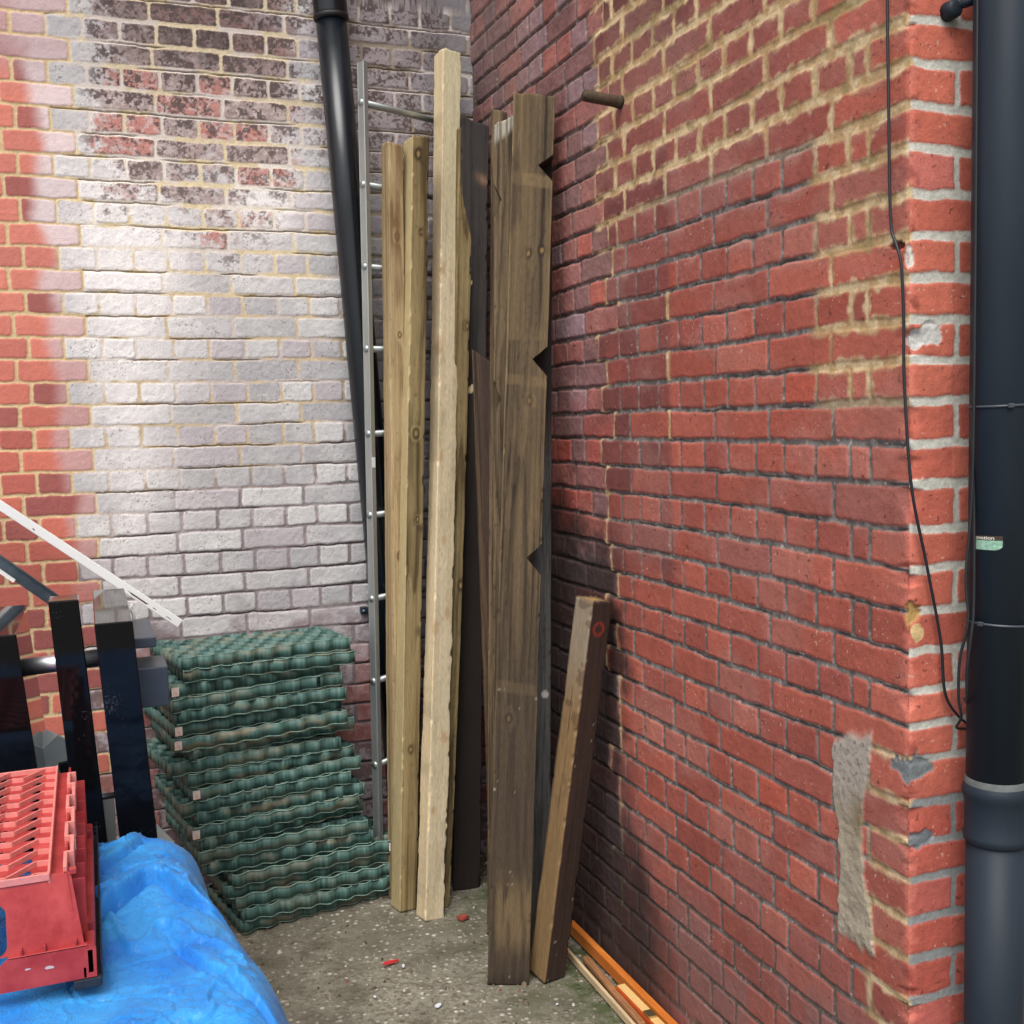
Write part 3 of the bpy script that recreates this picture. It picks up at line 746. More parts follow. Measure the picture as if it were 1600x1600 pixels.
timber('notched_plank', (-.3773, 1.3597, 0), (-.1410, 1.5573, 2.618), -.3717, .1234, .0439, 19, brn_l*.56, brn_d*.46,
       'wide brown front plank with three V-shaped notches cut in one edge', 'notched plank',
       knots=((.058, 2.16, .008), (.098, 2.17, .009), (.074, 1.72, .008), (.040, .78, .008)),
       notch_r=((2.425, .044, .033, .047), (1.845, .044, .038, .050), (1.255, .044, .042, .050)), slope=-.05, chamf=.003, feature=Hfeat, group=GRP)
timber('timber_board', (-.1815, 1.5274, 0), (-.0830, 1.585, 2.50), -.3487, .0696, .0396, 20, S(92, 92, 90), S(44, 42, 42),
       'grey weathered board behind the right edge of the front notched plank', 'timber board', ring=.006,
       feature=lambda c, x, y, z, w, d, L, f, b, l: lerp(lerp(c, S(34, 28, 26)*np.ones(3), sm(1.45, 1.75, z)*.95), S(190, 184, 176)*np.ones(3), sm(1.1, .8, np.hypot((x-.052)/.012, (z-.80)/.012))), group=GRP)  # upper part painted near-black as shade behind the front plank
def Kfeat(c, x, y, z, w, d, L, f, b, l):
    o3 = np.ones(3)
    left = x < .004
    top = sm(.80, 1.05, z+(b-.5)*.2)
    lt = lerp(lerp(S(146, 118, 80)*o3, S(104, 80, 52)*o3, f*.9), S(138, 126, 108)*o3, top*.8)
    lt = lerp(lt, S(70, 48, 34)*o3, sm(.62, .68, fbm(z*26, y*20, 52, 3))*sm(.35, .9, z)*.5)
    crk = sm(.0016, .0005, np.abs(y-.040-.006*np.sin(z*7)))*sm(.48, .55, z)*sm(.95, .85, z)
    lt = lerp(lt, S(50, 34, 24)*o3, crk)
    lt = lerp(lt, S(60, 44, 36)*o3, sm(.070, .078, y+(b-.5)*.02)*.8)
    dk = lerp(S(70, 52, 44)*o3, S(36, 27, 24)*o3, f)
    ring_ = sm(.006, .002, np.abs(np.hypot(x-.035, (z-1.07))-.017))*(y < .01)
    dk = lerp(dk, S(150, 52, 40)*o3, ring_*sm(.3, .6, f+.1)*.85)
    sp = sm(.965, .98, vn(x*150, z*150, 53)); dk = lerp(dk, S(180, 170, 160)*o3, sp*.6)
    m = sm(.0, .003, x-.003)
    return lerp(lt, dk, m)
timber('timber_offcut', (-.2226, 1.2968, 0), (-.095, 1.179, 1.1345), .2063, .0759, .0806, 22, S(176, 142, 92), S(112, 82, 50),
       'short thick timber offcut against the side wall, one face tan, one dark with red ring', 'timber offcut', chamf=.004, feature=Kfeat, wane=.003, group=GRP)
# curled splinter of wood on the tall pale post
bm = bmesh.new(); tube_bm(bm, catmull([(-.273, 2.016, 1.175), (-.268, 1.998, 1.155), (-.255, 1.990, 1.138), (-.240, 1.992, 1.132)], 5), [.0016]*10+[.001]*6, 5)
spl = bmobj('wood_splinter', bm, plain('splinter', S(214, 190, 150), .8))
spl.parent = [o for o in bpy.data.objects if o.name.startswith('timber_post') and 'tallest' in o.get('label', '')][0]
spl.matrix_parent_inverse = Matrix.Translation(-spl.parent.location)

# ------------------------------------------------------------------ ladder
M_alu = plain('dull_aluminium', S(172, 178, 176), .42, .75, noise=.10, nscale=30, stretch=(1, 1, .2), bump=.0003)
def ladder():
    t = empty('ladder', (-.50, 2.13, 0)); tag(t, 'slim aluminium ladder standing upright against the whitewashed wall, mostly hidden behind the posts', 'ladder')
    dx = Vector((.335, .172, 0)); Lb = Vector((-.505, 2.13, 0)); Lt = Vector((-.450, 2.15, 2.86))
    ax = (Lt-Lb).normalized(); nx = dx.normalized(); ny = ax.cross(nx)
    for off in (Vector((0, 0, 0)), dx):
        bm = bmesh.new(); L0 = (Lt-Lb).length
        Mx = Matrix((nx, ny, ax)).transposed().to_4x4(); Mx.translation = Lb+off-t.location
        box_bm(bm, (-.012, -.014, 0), (-.009, .014, L0), .001, 1, Mx) if off.length == 0 else box_bm(bm, (.009, -.014, 0), (.012, .014, L0), .001, 1, Mx)
        s = -1 if off.length == 0 else 1
        box_bm(bm, (-.012 if s < 0 else -.006, -.0165, 0), (.006 if s < 0 else .012, -.0135, L0), .0008, 1, Mx)
        box_bm(bm, (-.012 if s < 0 else -.006, .0135, 0), (.006 if s < 0 else .012, .0165, L0), .0008, 1, Mx)
        bmobj('side_rail', bm, M_alu, t)
    zs = [2.717, 2.447, 2.174, 1.898, 1.61, 1.331, 1.042, .754, .459, .161]
    for z in zs:
        f = z/2.85; c = Lb.lerp(Lt, f)-t.location
        bm = bmesh.new(); tube_bm(bm, [c-nx*.016, c+dx*.5, c+dx+nx*.016], .0115, 14)
        bmobj('rung', bm, M_alu, t, True)
    bm = bmesh.new(); c = Lb.lerp(Lt, .53)-t.location
    box_bm(bm, (-.010, -.0180, 1.50), (.003, -.0168, 1.535), 0, 1, Mx @ Matrix.Translation(Mx.inverted().to_3x3() @ (-dx)) )
    bmobj('paper_label', bm, plain('paper_label', S(226, 228, 228), .6), t)
ladder()

# ------------------------------------------------------------------ leaning black pipe
M_blk = plain('black_plastic_pipe', S(15, 21, 27), .26, spec=.5, noise=.25, nscale=14, stretch=(1, 1, .2), bump=.0003)
def lean_pipe():
    t = empty('waste_pipe', (-.357, 2.29, 0)); tag(t, 'glossy black plastic pipe leaning behind the ladder against the whitewashed wall', 'pipe')
    P0 = Vector((-.357, 2.283, .0)); P1 = Vector((-.536, 2.268, 3.22))
    ax = P1-P0; org = t.location
    def P(z): return P0+ax*(z/3.22)-org
    bm = bmesh.new(); tube_bm(bm, [P(0), P(1.2), P(2.4), P(3.06)], .0530, 40); bmobj('pipe_barrel', bm, M_blk, t, True)
    bm = bmesh.new(); tube_bm(bm, [P(3.035), P(3.04), P(3.05), P(3.40), P(3.41)], [.0535, .0575, .0585, .0585, .057], 40); bmobj('pipe_socket', bm, M_blk, t, True)
    bm = bmesh.new(); tube_bm(bm, [P(3.026), P(3.03), P(3.042), P(3.046)], [.0535, .0600, .0600, .057], 40); bmobj('rubber_ring', bm, plain('rubber', S(12, 12, 13), .6), t, True)
lean_pipe()
# wall plug with screw beside the ladder
t = empty('wall_bracket', (-.477, 2.35, .972)); tag(t, 'small black square bracket with a blue-grey screw on the back wall beside the ladder', 'wall bracket')
bm = bmesh.new(); box_bm(bm, (-.012, -.022, -.013), (.014, .006, .013), .002, 1); bmobj('bracket_plate', bm, plain('bracket_black', S(28, 32, 38), .5), t)
bm = bmesh.new(); tube_bm(bm, [(-.002, -.020, 0), (-.002, -.027, 0), (-.002, -.0285, 0)], [.006, .006, .003], 12); bmobj('screw_head', bm, plain('screw', S(96, 128, 150), .35, .6), t, True)

# ------------------------------------------------------------------ rusty pipe stub in the side wall
t = empty('pipe_stub', (0, 1.13, 2.49)); tag(t, 'rusty iron pipe stub sticking out of the side wall near the top', 'pipe stub')
M_rust = plain('rust', S(74, 58, 40), .8, .2, noise=.35, nscale=60, bump=.0008)
bm = bmesh.new()
prof = [(0.03, .0155), (-.118, .0155), (-.119, .0118), (-.06, .0118)]
tube_bm(bm, [Vector((p, -.004*p*0, -.02*p*0)) for p, r_ in prof], [r_ for p, r_ in prof], 24, cap=False)
bmobj('stub_tube', bm, M_rust, t, True)
bm = bmesh.new(); tube_bm(bm, [(.0, 0, 0), (-.012, 0, 0), (-.016, 0, 0)], [.018, .017, .0157], 20); bmobj('mortar_collar', bm, plain('stub_mortar', S(70, 60, 48), .9, noise=.3, nscale=80, bump=.001), t, True)
t.rotation_euler = (0, R(2), R(10))

# ------------------------------------------------------------------ downpipe at the pier
M_dp = plain('painted_downpipe', S(36, 44, 53), .50, spec=.22, noise=.14, nscale=9, stretch=(1, 1, .25), bump=.0004)
def downpipe():
    c = Vector((.1262, -.080, 0)); t = empty('downpipe', c, (0, .0052, 0))
    tag(t, 'dark blue-black painted downpipe fixed to the pier, with cables tied round it', 'downpipe')
    r0 = .0525
    z1 = 1.0
    bm = bmesh.new(); tube_bm(bm, [(0, 0, .915), (0, 0, 2.0), (0, 0, 3.6)], r0, 48); bmobj('upper_pipe', bm, M_dp, t, True)
    bm = bmesh.new(); tube_bm(bm, [(0, 0, -.01), (0, 0, .4), (0, 0, .86)], r0-.001, 48); bmobj('lower_pipe', bm, M_dp, t, True)
    bm = bmesh.new()
    prof = [(.855, r0), (.858, r0+.0035), (.870, r0+.0040), (.874, r0+.0016), (.928, r0+.0020), (.938, r0+.0042), (.946, r0+.0065), (.954, r0+.0065), (.960, r0+.0045), (.966, r0+.001)]
    tube_bm(bm, [(0, 0, z) for z, r_ in prof], [r_ for z, r_ in prof], 48, cap=False); bmobj('socket_collar', bm, M_dp, t, True)
    bm = bmesh.new(); prof = [(.958, r0+.0025), (.975, r0+.0015), (.977, r0-.001)]
    tube_bm(bm, [(0, 0, z) for z, r_ in prof], [r_ for z, r_ in prof], 40, cap=False); bmobj('sealant_ring', bm, plain('grey_sealant', S(92, 96, 94), .8, noise=.2), t, True)
    M_tie = plain('cable_tie', S(58, 64, 72), .45)
    for z, tl in ((1.652, .035), (1.262, -.06)):
        bm = bmesh.new()
        pts = [(math.cos(a)*(r0+.0018), math.sin(a)*(r0+.0018), z+tl*math.cos(a)*(r0)) for a in np.linspace(0, 2*math.pi, 49)]
        tube_bm(bm, pts, .0024, 6, cap=False)
        a = R(-118) if z > 1.5 else R(-165)
        M_ = Matrix.Translation(Vector((math.cos(a)*(r0+.004), math.sin(a)*(r0+.004), z+tl*math.cos(a)*r0))) @ Matrix.Rotation(a, 4, 'Z')
        box_bm(bm, (-.003, -.005, -.004), (.004, .005, .004), .001, 1, M_)
        bmobj('cable_tie', bm, M_tie, t)
    # sticker wrapped round the left flank
    rr = r0+.0006
    def patch(a0, a1, z0, z1, mat, nm, e=0.0, rnd=0):
        bm = bmesh.new(); n = 14; top = []; bot = []
        for i in range(n+1):
            a = a0+(a1-a0)*i/n; fr = i/n
            zz0 = z0+(rnd*max(0, fr-.75)**2*16 if rnd else 0); 
            top.append(bm.verts.new((math.cos(a)*(rr+e), math.sin(a)*(rr+e), z1))); bot.append(bm.verts.new((math.cos(a)*(rr+e), math.sin(a)*(rr+e), zz0)))
        for i in range(n): bm.faces.new((bot[i], bot[i+1], top[i+1], top[i]))
        return bmobj(nm, bm, mat, t, True)
    A0, A1 = R(-183), R(-128)
    st = patch(A0, A1, 1.398, 1.415, plain('green_sticker', S(104, 152, 128), .6, nscale=160, col2=S(168, 200, 178)), 'sticker', 0, .006)
    b2 = patch(A0, A1, 1.4152, 1.4232, plain('dark_sticker_band', S(58, 44, 34), .6), 'sticker_band', 0)
    b2.parent = st
    # lettering mapped onto the pipe surface
    fc = bpy.data.curves.new('lettering', 'FONT'); fc.body = 'ovation'; fc.size = .0098; fc.align_x = 'LEFT'; fc.offset = .00012
    fo = bpy.data.objects.new('lettering_tmp', fc); COL.objects.link(fo)
    bpy.context.view_layer.update(); dg = bpy.context.evaluated_depsgraph_get()
    me = bpy.data.meshes.new_from_object(fo.evaluated_get(dg)); bpy.data.objects.remove(fo)
    a_s = R(-180)
    for v in me.vertices:
        a = a_s+v.co.x*1.18/rr; z = 1.4168+v.co.y*.88; v.co = (math.cos(a)*(rr+.0006), math.sin(a)*(rr+.0006), z)
    me.materials.append(plain('cream_lettering', S(222, 214, 196), .6)); lo = bpy.data.objects.new('lettering', me); COL.objects.link(lo); lo.parent = st
    # holderbat bracket at the top: boss on the wall, arm and band round the pipe
    bm = bmesh.new(); tube_bm(bm, [(-.055, .082, 2.352), (-.055, .060, 2.352), (-.055, .056, 2.352)], [.017, .016, .010], 20)
    M_ = Matrix.Translation(Vector((-.055, .068, 2.352)))
    tube_bm(bm, [(-.055, .066, 2.356), (-.02, .050, 2.366), (.0, .03, 2.378)], .008, 10)
    prof = [(2.372, r0), (2.373, r0+.004), (2.402, r0+.004), (2.403, r0)]
    tube_bm(bm, [(0, 0, z) for z, r_ in prof], [r_ for z, r_ in prof], 40, cap=False)
    bmobj('pipe_bracket', bm, M_dp, t, True)
downpipe()

# ------------------------------------------------------------------ cables
M_cab = plain('black_cable', S(30, 33, 38), .45)
bm = bmesh.new()
pts = [(-.012, .046, 3.5), (-.012, .045, 2.9), (-.012, .043, 2.378), (-.012, .040, 2.211), (-.012, .037, 2.05), (-.012, .032, 1.975), (-.013, .018, 1.945), (-.012, .006, 1.905), (-.010, .002, 1.81), (-.010, .0, 1.695), (-.004, -.012, 1.511), (.030, -.012, 1.368), (.063, -.012, 1.223), (.073, -.012, 1.126), (.100, -.013, 1.080), (.135, -.018, 1.052), (.19, -.012, 1.03)]
tube_bm(bm, catmull(pts, 8), .0028, 8); tag(bmobj('cable', bm, M_cab, None, True), 'thin black cable hanging down the pier corner and curving behind the downpipe', 'cable')
bm = bmesh.new()
pts = [(.086, -.070, 3.5), (.081, -.075, 2.25), (.077, -.078, 1.75), (.073, -.078, 1.50), (.063, -.075, 1.35), (.064, -.080, 1.27), (.055, -.070, 1.20), (.056, -.066, 1.13), (.068, -.060, 1.09), (.085, -.03, 1.06), (.13, -.018, 1.05)]
tube_bm(bm, catmull(pts, 8), .0026, 8)
tag(bmobj('cable', bm, M_cab, None, True), 'black cable strapped along the downpipe, with a slack loop below the lower tie', 'cable')
bm = bmesh.new()
pts = [(.088, -.060, 1.66), (.078, -.078, 1.45), (.071, -.086, 1.30), (.063, -.088, 1.24), (.060, -.082, 1.18), (.066, -.076, 1.13), (.080, -.06, 1.115), (.11, -.022, 1.11)]
tube_bm(bm, catmull(pts, 8), .0026, 8)
tag(bmobj('cable', bm, M_cab, None, True), 'short black cable loop tucked behind the downpipe beside the lower cable tie', 'cable')

# ------------------------------------------------------------------ grass paver mats
def mat_material(name, c1, c2, dirt):
    m, nt, p = newmat(name); L = nt.links
    tc = N(nt, 'ShaderNodeTexCoord'); oi = N(nt, 'ShaderNodeObjectInfo')
    ad = N(nt, 'ShaderNodeVectorMath', operation='ADD'); L.new(tc.outputs['Object'], ad.inputs[0])
    rx = N(nt, 'ShaderNodeCombineXYZ'); ml = N(nt, 'ShaderNodeMath', operation='MULTIPLY'); ml.inputs[1].default_value = 9.0
    L.new(oi.outputs['Random'], ml.inputs[0]); L.new(ml.outputs[0], rx.inputs[0]); L.new(ml.outputs[0], rx.inputs[1]); L.new(rx.outputs[0], ad.inputs[1])
    def noise(sc, st, det=4):
        mp = N(nt, 'ShaderNodeMapping'); mp.inputs['Scale'].default_value = st; L.new(ad.outputs[0], mp.inputs[0])
        n = N(nt, 'ShaderNodeTexNoise'); n.inputs['Scale'].default_value = sc; n.inputs['Detail'].default_value = det; L.new(mp.outputs[0], n.inputs['Vector']); return n.outputs['Fac']
    cr = N(nt, 'ShaderNodeValToRGB'); cr.color_ramp.elements[0].position = .35; cr.color_ramp.elements[1].position = .65
    cr.color_ramp.elements[0].color = (*c1, 1); cr.color_ramp.elements[1].color = (*c2, 1); L.new(noise(90, (1, 1, .06)), cr.inputs[0])
    dr = N(nt, 'ShaderNodeValToRGB'); dr.color_ramp.elements[0].position = .50; dr.color_ramp.elements[1].position = .66
    dr.color_ramp.elements[0].color = (0, 0, 0, 1); dr.color_ramp.elements[1].color = (.75, .75, .75, 1)
    L.new(noise(16, (.35, 1, 1.6), 7), dr.inputs[0])
    ml2 = N(nt, 'ShaderNodeMath', operation='MULTIPLY'); L.new(dr.outputs[0], ml2.inputs[0])
    mr = N(nt, 'ShaderNodeMapRange'); mr.inputs[3].default_value = .25; mr.inputs[4].default_value = 1.35; L.new(oi.outputs['Random'], mr.inputs[0]); L.new(mr.outputs[0], ml2.inputs[1])
    mx = N(nt, 'ShaderNodeMix', data_type='RGBA'); mx.clamp_factor = True; L.new(ml2.outputs[0], mx.inputs[0]); L.new(cr.outputs[0], mx.inputs[6]); mx.inputs[7].default_value = (*dirt, 1)
    L.new(mx.outputs[2], p.inputs['Base Color']); p.inputs['Roughness'].default_value = .55; p.inputs['Specular IOR Level'].default_value = .35
    return m
M_mat = mat_material('dusty_green_plastic', S(50, 82, 77), S(86, 118, 110), S(124, 118, 98))
M_rim = mat_material('scuffed_green_edge', S(104, 138, 128), S(140, 166, 152), S(150, 140, 112))
M_stk = plain('label_sticker', S(228, 226, 220), .6, col2=S(220, 160, 130), nscale=60, stretch=(1, 1, 1))
MW, MD, MH = .575, .37, .040
def ribbon(V, F, pts, th, z0, z1):
    pts = np.array(pts); n = len(pts)
    t = np.gradient(pts, axis=0); t /= np.linalg.norm(t, axis=1)[:, None]+1e-9
    nr = np.stack([-t[:, 1], t[:, 0]], 1)*th/2
    base = len(V)
    for i in range(n):
        a = pts[i]+nr[i]; b = pts[i]-nr[i]
        V += [(a[0], a[1], z0), (b[0], b[1], z0), (b[0], b[1], z1), (a[0], a[1], z1)]
    for i in range(n-1):
        q = base+4*i
        for k in range(4):
            F.append((q+k, q+(k+1) % 4, q+4+(k+1) % 4, q+4+k))
    F.append((base, base+3, base+2, base+1)); q = base+4*(n-1); F.append((q, q+1, q+2, q+3))
def mat_mesh(seed):
    rs = np.random.default_rng(seed)
    lam = .072; amp = .0080; rows = 8
    V, F, V2, F2 = [], [], [], []
    ys = np.linspace(amp, MD-amp, rows)
    xs = np.linspace(0, MW, 129)
    ph = rs.uniform(0, 6.28)
    lam = rs.uniform(.066, .078)
    drop = rs.uniform(-.002, .002)
    for i, y0 in enumerate(ys):
        s = 1 if i % 2 == 0 else -1
        wob = .0012*np.sin(xs*23+seed+i)
        yy = y0+s*amp*np.sin(2*np.pi*xs/lam+ph)+wob
        hi = MH+(.0 if i else .0)
        ribbon(V, F, np.stack([xs, yy], 1), .0026, 0, hi)
        # turned lip along the lower edge
        if i in (0, rows-1): ribbon(V2, F2, np.stack([xs, yy], 1), .0054, -.0010, .0014)
        if i == 0: ribbon(V2, F2, np.stack([xs, yy], 1), .0034, MH-.0005, MH+.0012)
        # webs to next row at the crests
        if i < rows-1:
            yn = ys[i+1]; c = np.arange(0, 40)
            xw = (c*.5+.25)*lam-ph/(2*np.pi)*lam
            for ci, x_ in enumerate(xw):
                if .004 < x_ < MW-.004:
                    sgn = np.sin(2*np.pi*x_/lam+ph)*s
                    if sgn > 0: ribbon(V, F, [[x_, y0+amp], [x_+.0005, (y0+yn)/2], [x_, yn-amp]], .0022, 0, MH-.004)
    for x0 in (0.0013, MW-.0013):
        yy = np.linspace(0, MD, 50); ribbon(V, F, np.stack([x0+.004*np.sin(2*np.pi*yy/.05+ph), yy], 1), .0026, 0, MH)
    return (V, F, V2, F2)
mats_meshes = []
for sd_ in range(4):
    V, F, V2, F2 = mat_mesh(sd_+60)
    mats_meshes.append((V, F, V2, F2))
# per layer: front-left x, front y, rotation, height, sticker?, descriptive label
YAWM = R(10.5)
layers = [ # (dx of left end, dy, extra yaw, tilt, sticker, label)
 (.000, .000, 0, 'topmost green honeycomb mat, its open cells seen from above'),
 (.012, .004, 0, 'second mat from the top, brown-dusted, right under the open-celled one'),
 (-.030, .012, 1, 'third mat from the top, set back, with a white sticker at its left end'),
 (-.028, -.004, 0, 'fourth mat from the top, cracked through near its right end'),
 (-.024, -.002, 0, 'fifth mat from the top, above the deep dark gap at the left'),
 (-.026, .004, 1, 'sixth mat from the top, below the dark gap, with an orange and white sticker'),
 (-.030, -.004, 1, 'seventh mat from the top, brown-stained, with a sticker directly below another sticker'),
 (.020, .014, 0, 'eighth mat from the top, set back under the brown-stained one'),
 (-.046, -.008, 0, 'ninth mat from the top, jutting out farthest to the left'),
 (.010, .012, 0, 'tenth mat from the top, set back below the mat that juts left'),
 (.018, .0, 1, 'eleventh mat from the top, mid-stack, with a small pale sticker on its left end'),
 (-.016, -.008, 0, 'twelfth mat from the top, with a row of dark slots along its upper edge'),
 (.028, .012, 0, 'thirteenth mat from the top, stepping out to the right'),
 (.010, -.006, 1, 'fourteenth mat from the top, with the lowest white and red sticker at its left end'),
 (.034, .006, 0, 'fifteenth mat from the top, just under the lowest left-hand sticker'),
 (.030, -.004, 0, 'sixteenth mat from the top, darker green, set between dusty mats'),
 (.044, .006, 0, 'seventeenth mat from the top, last one before the stack steps out to the right'),
 (.130, -.012, 2, 'fifth mat from the bottom, stepping far right with a tag at its right end'),
 (.110, -.002, 0, 'fourth mat from the bottom, partly hidden by the blue tarpaulin'),
 (.140, -.012, 0, 'third mat from the bottom, dusted pale brown near its right end'),
 (.155, -.018, 0, 'second mat from the bottom, with a thick pale wavy rim'),
 (.150, -.006, 0, 'bottom mat of the stack, resting on the concrete floor'),
]
nL = len(layers); pitch = .930/nL
base_x, base_y = -1.153, 1.985
for i, (dx, dy, stk, lab) in enumerate(layers):
    k = nL-1-i
    vi = i % 4
    V, F, V2, F2 = mats_meshes[vi]
    z0 = k*pitch+(.0 if k else .003)
    sc_z = (pitch+.0005)/MH
    loc = Vector((base_x+dx, base_y+dy*.55+random.uniform(-.003, .004)*(i > 0), z0))
    e = empty('grass_paver_mat', loc, (R(random.uniform(-.5, .5)), R(random.uniform(-.5, .5)), YAWM+R(random.uniform(-2.6, 2.6) if i else 0)))
    tag(e, lab, 'paver mat', 'stack of green plastic grass paver mats')
    Vv = np.array(V)*[1, 1, .955*sc_z]; Vr = np.array(V2)*[1, 1, .955*sc_z]
    if i % 2: Vv[:, 2] = pitch*.955-Vv[:, 2]+.001; Vr[:, 2] = pitch*.955-Vr[:, 2]+.001
    if vi in (1, 2): Vv[:, 0] = MW-Vv[:, 0]; Vr[:, 0] = MW-Vr[:, 0]
    sag = lambda a: .0035*np.sin(a[:, 0]*6+i*1.7)+.002*np.sin(a[:, 1]*9+i)
    if 0 < i < nL-1: Vv[:, 2] += sag(Vv); Vr[:, 2] += sag(Vr)
    Fa = np.array(F)
    if i == 3:   # crack: remove faces in a jagged gap of the front wall
        cxx = Vv[Fa].mean(1); gapx = .478+.012*np.sin(cxx[:, 2]*300)
        Fa = Fa[~((np.abs(cxx[:, 0]-gapx) < .008) & (cxx[:, 1] < .03))]
    npmesh('cell_grid', Vv, Fa, M_mat, e)
    npmesh('wavy_rim', Vr, F2, M_rim, e)
    if stk:
        bm = bmesh.new(); xx = .012 if stk == 1 else MW-.02
        box_bm(bm, (xx-.011, -.0045, .006), (xx+.012, -.0020, .034), .0004, 1)
        bmobj('sticker', bm, M_stk, e)

# ------------------------------------------------------------------ black gloss frame
M_gloss = None
m, nt, p = newmat('black_gloss'); M_gloss = m; L = nt.links
tc = N(nt, 'ShaderNodeTexCoord'); n1 = N(nt, 'ShaderNodeTexNoise'); n1.inputs['Scale'].default_value = 160; n1.inputs['Detail'].default_value = 5
L.new(tc.outputs['Object'], n1.inputs['Vector'])
n2 = N(nt, 'ShaderNodeTexNoise'); n2.inputs['Scale'].default_value = 9; L.new(tc.outputs['Object'], n2.inputs['Vector'])
mm = N(nt, 'ShaderNodeMath', operation='MULTIPLY'); L.new(n1.outputs['Fac'], mm.inputs[0]); L.new(n2.outputs['Fac'], mm.inputs[1])
cr = N(nt, 'ShaderNodeValToRGB'); cr.color_ramp.elements[0].position = .37; cr.color_ramp.elements[1].position = .45
cr.color_ramp.elements[0].color = (.0035, .0036, .0045, 1); cr.color_ramp.elements[1].color = (.035, .035, .04, 1)
L.new(mm.outputs[0], cr.inputs[0]); L.new(cr.outputs[0], p.inputs['Base Color']); p.inputs['Roughness'].default_value = .06; p.inputs['Specular IOR Level'].default_value = .26
M_chrome = plain('chrome', S(226, 228, 234), .38, 1.0)
def black_frame():
    t = empty('metal_rack', (-1.42, 1.30, 0)); tag(t, 'glossy black rack of three uprights joined by a chrome bar, left of the green mats', 'rack')
    o = Vector(t.location)
    def upright(x0, x1, y0, y1, H, lean, nm='upright'):
        bm = bmesh.new(); box_bm(bm, (x0, y0, 0), (x1, y1, H), .003, 2)
        for v in bm.verts: v.co.x += lean*(v.co.z-H); v.co -= Vector((o.x, o.y, 0))
        bmobj(nm, bm, M_gloss, t)
    upright(-1.70, -1.575, 1.30, 1.80, 1.165, -.085)
    upright(-1.501, -1.430, 1.345, 1.445, 1.232, -.055)
    upright(-1.397, -1.306, 1.300, 1.93, 1.174, -.055)
    bm = bmesh.new(); tube_bm(bm, [Vector((-1.60, 1.42, 1.058))-o, Vector((-1.37, 1.40, 1.070))-o], .0225, 28); bmobj('chrome_bar', bm, M_chrome, t, True)
    bm = bmesh.new(); tube_bm(bm, [Vector((-1.47, 1.40, .70))-o, Vector((-1.37, 1.40, .705))-o], .008, 12); bmobj('lower_rod', bm, M_chrome, t, True)
    M_an = plain('anthracite_coating', S(58, 66, 78), .35, noise=.08, nscale=30)
    for (x0, x1, y0, y1, z0, z1) in ((-1.31, -1.245, 1.46, 1.78, 1.072, 1.100), (-1.31, -1.222, 1.40, 1.56, .925, 1.030)):
        bm = bmesh.new(); box_bm(bm, (x0, y0, z0), (x1, y1, z1), .003, 2)
        for v in bm.verts: v.co -= o
        bmobj('side_block', bm, M_an, t)
black_frame()
# white battens leaning behind the frame
M_wht = plain('white_paint', S(236, 236, 234), .35, noise=.03, nscale=12)
def batten(name, P, Q, w, th, mat, label, cat, up=Vector((0, -1, 0))):
    P = Vector(P); Q = Vector(Q); a = (Q-P).normalized(); n = (up-a*up.dot(a)).normalized(); s = a.cross(n)
    Mx = Matrix((s, n, a)).transposed().to_4x4()
    t = empty(name, P); tag(t, label, cat)
    return t, Mx, (Q-P).length
t, Mx, Lb = batten('metal_strip', (-1.95, 2.17, 1.672), (-1.130, 2.20, 1.004), .03, .01, M_wht, 'long white strip with rusty chips slanting down behind the black rack', 'metal strip')
bm = bmesh.new(); box_bm(bm, (-.014, -.004, 0), (.014, .004, Lb), .0015, 1, Mx); box_bm(bm, (-.014, -.020, 0), (-.011, -.004, Lb), .0008, 1, Mx); bmobj('strip_profile', bm, M_wht, t)
bm = bmesh.new()
rs = random.Random(8)
M_rc = plain('rust_chips', S(96, 72, 60), .8, noise=.3, nscale=200)
for c0, w_, l_ in ((Lb-.16, .0035, .045), (Lb-.10, .0015, .010), (Lb-.55, .0022, .006), (Lb-.045, .0012, .014)):
    pl = []; bm = bmesh.new()
    for q in range(9):
        a = 2*math.pi*q/9; rr_ = rs.uniform(.6, 1.2); pl.append(bm.verts.new(Mx @ Vector((.004+math.cos(a)*w_*rr_, .0046, c0+math.sin(a)*l_*rr_))))
    bm.faces.new(pl); bmobj('rust_chip', bm, M_rc, t)
t, Mx, Lb = batten('metal_strip', (-1.95, 2.14, 1.51), (-1.502, 2.14, 1.118), .03, .02, M_wht, 'shorter dark channel strip with peeling white film, below the long white strip', 'metal strip')
bm = bmesh.new(); box_bm(bm, (-.018, -.004, 0), (.018, .0, Lb), 0, 1, Mx); box_bm(bm, (-.020, -.004, 0), (-.016, .014, Lb), .001, 1, Mx); box_bm(bm, (.016, -.004, 0), (.020, .014, Lb), .001, 1, Mx)
bmobj('channel', bm, plain('zinc_channel', S(96, 108, 118), .35, .7, noise=.3, nscale=12), t)
bm = bmesh.new(); box_bm(bm, (.014, .0142, 0), (.026, .016, Lb-.14), 0, 1, Mx); bmobj('peeling_film', bm, plain('white_film', S(226, 224, 218), .5, noise=.15, nscale=60), t)
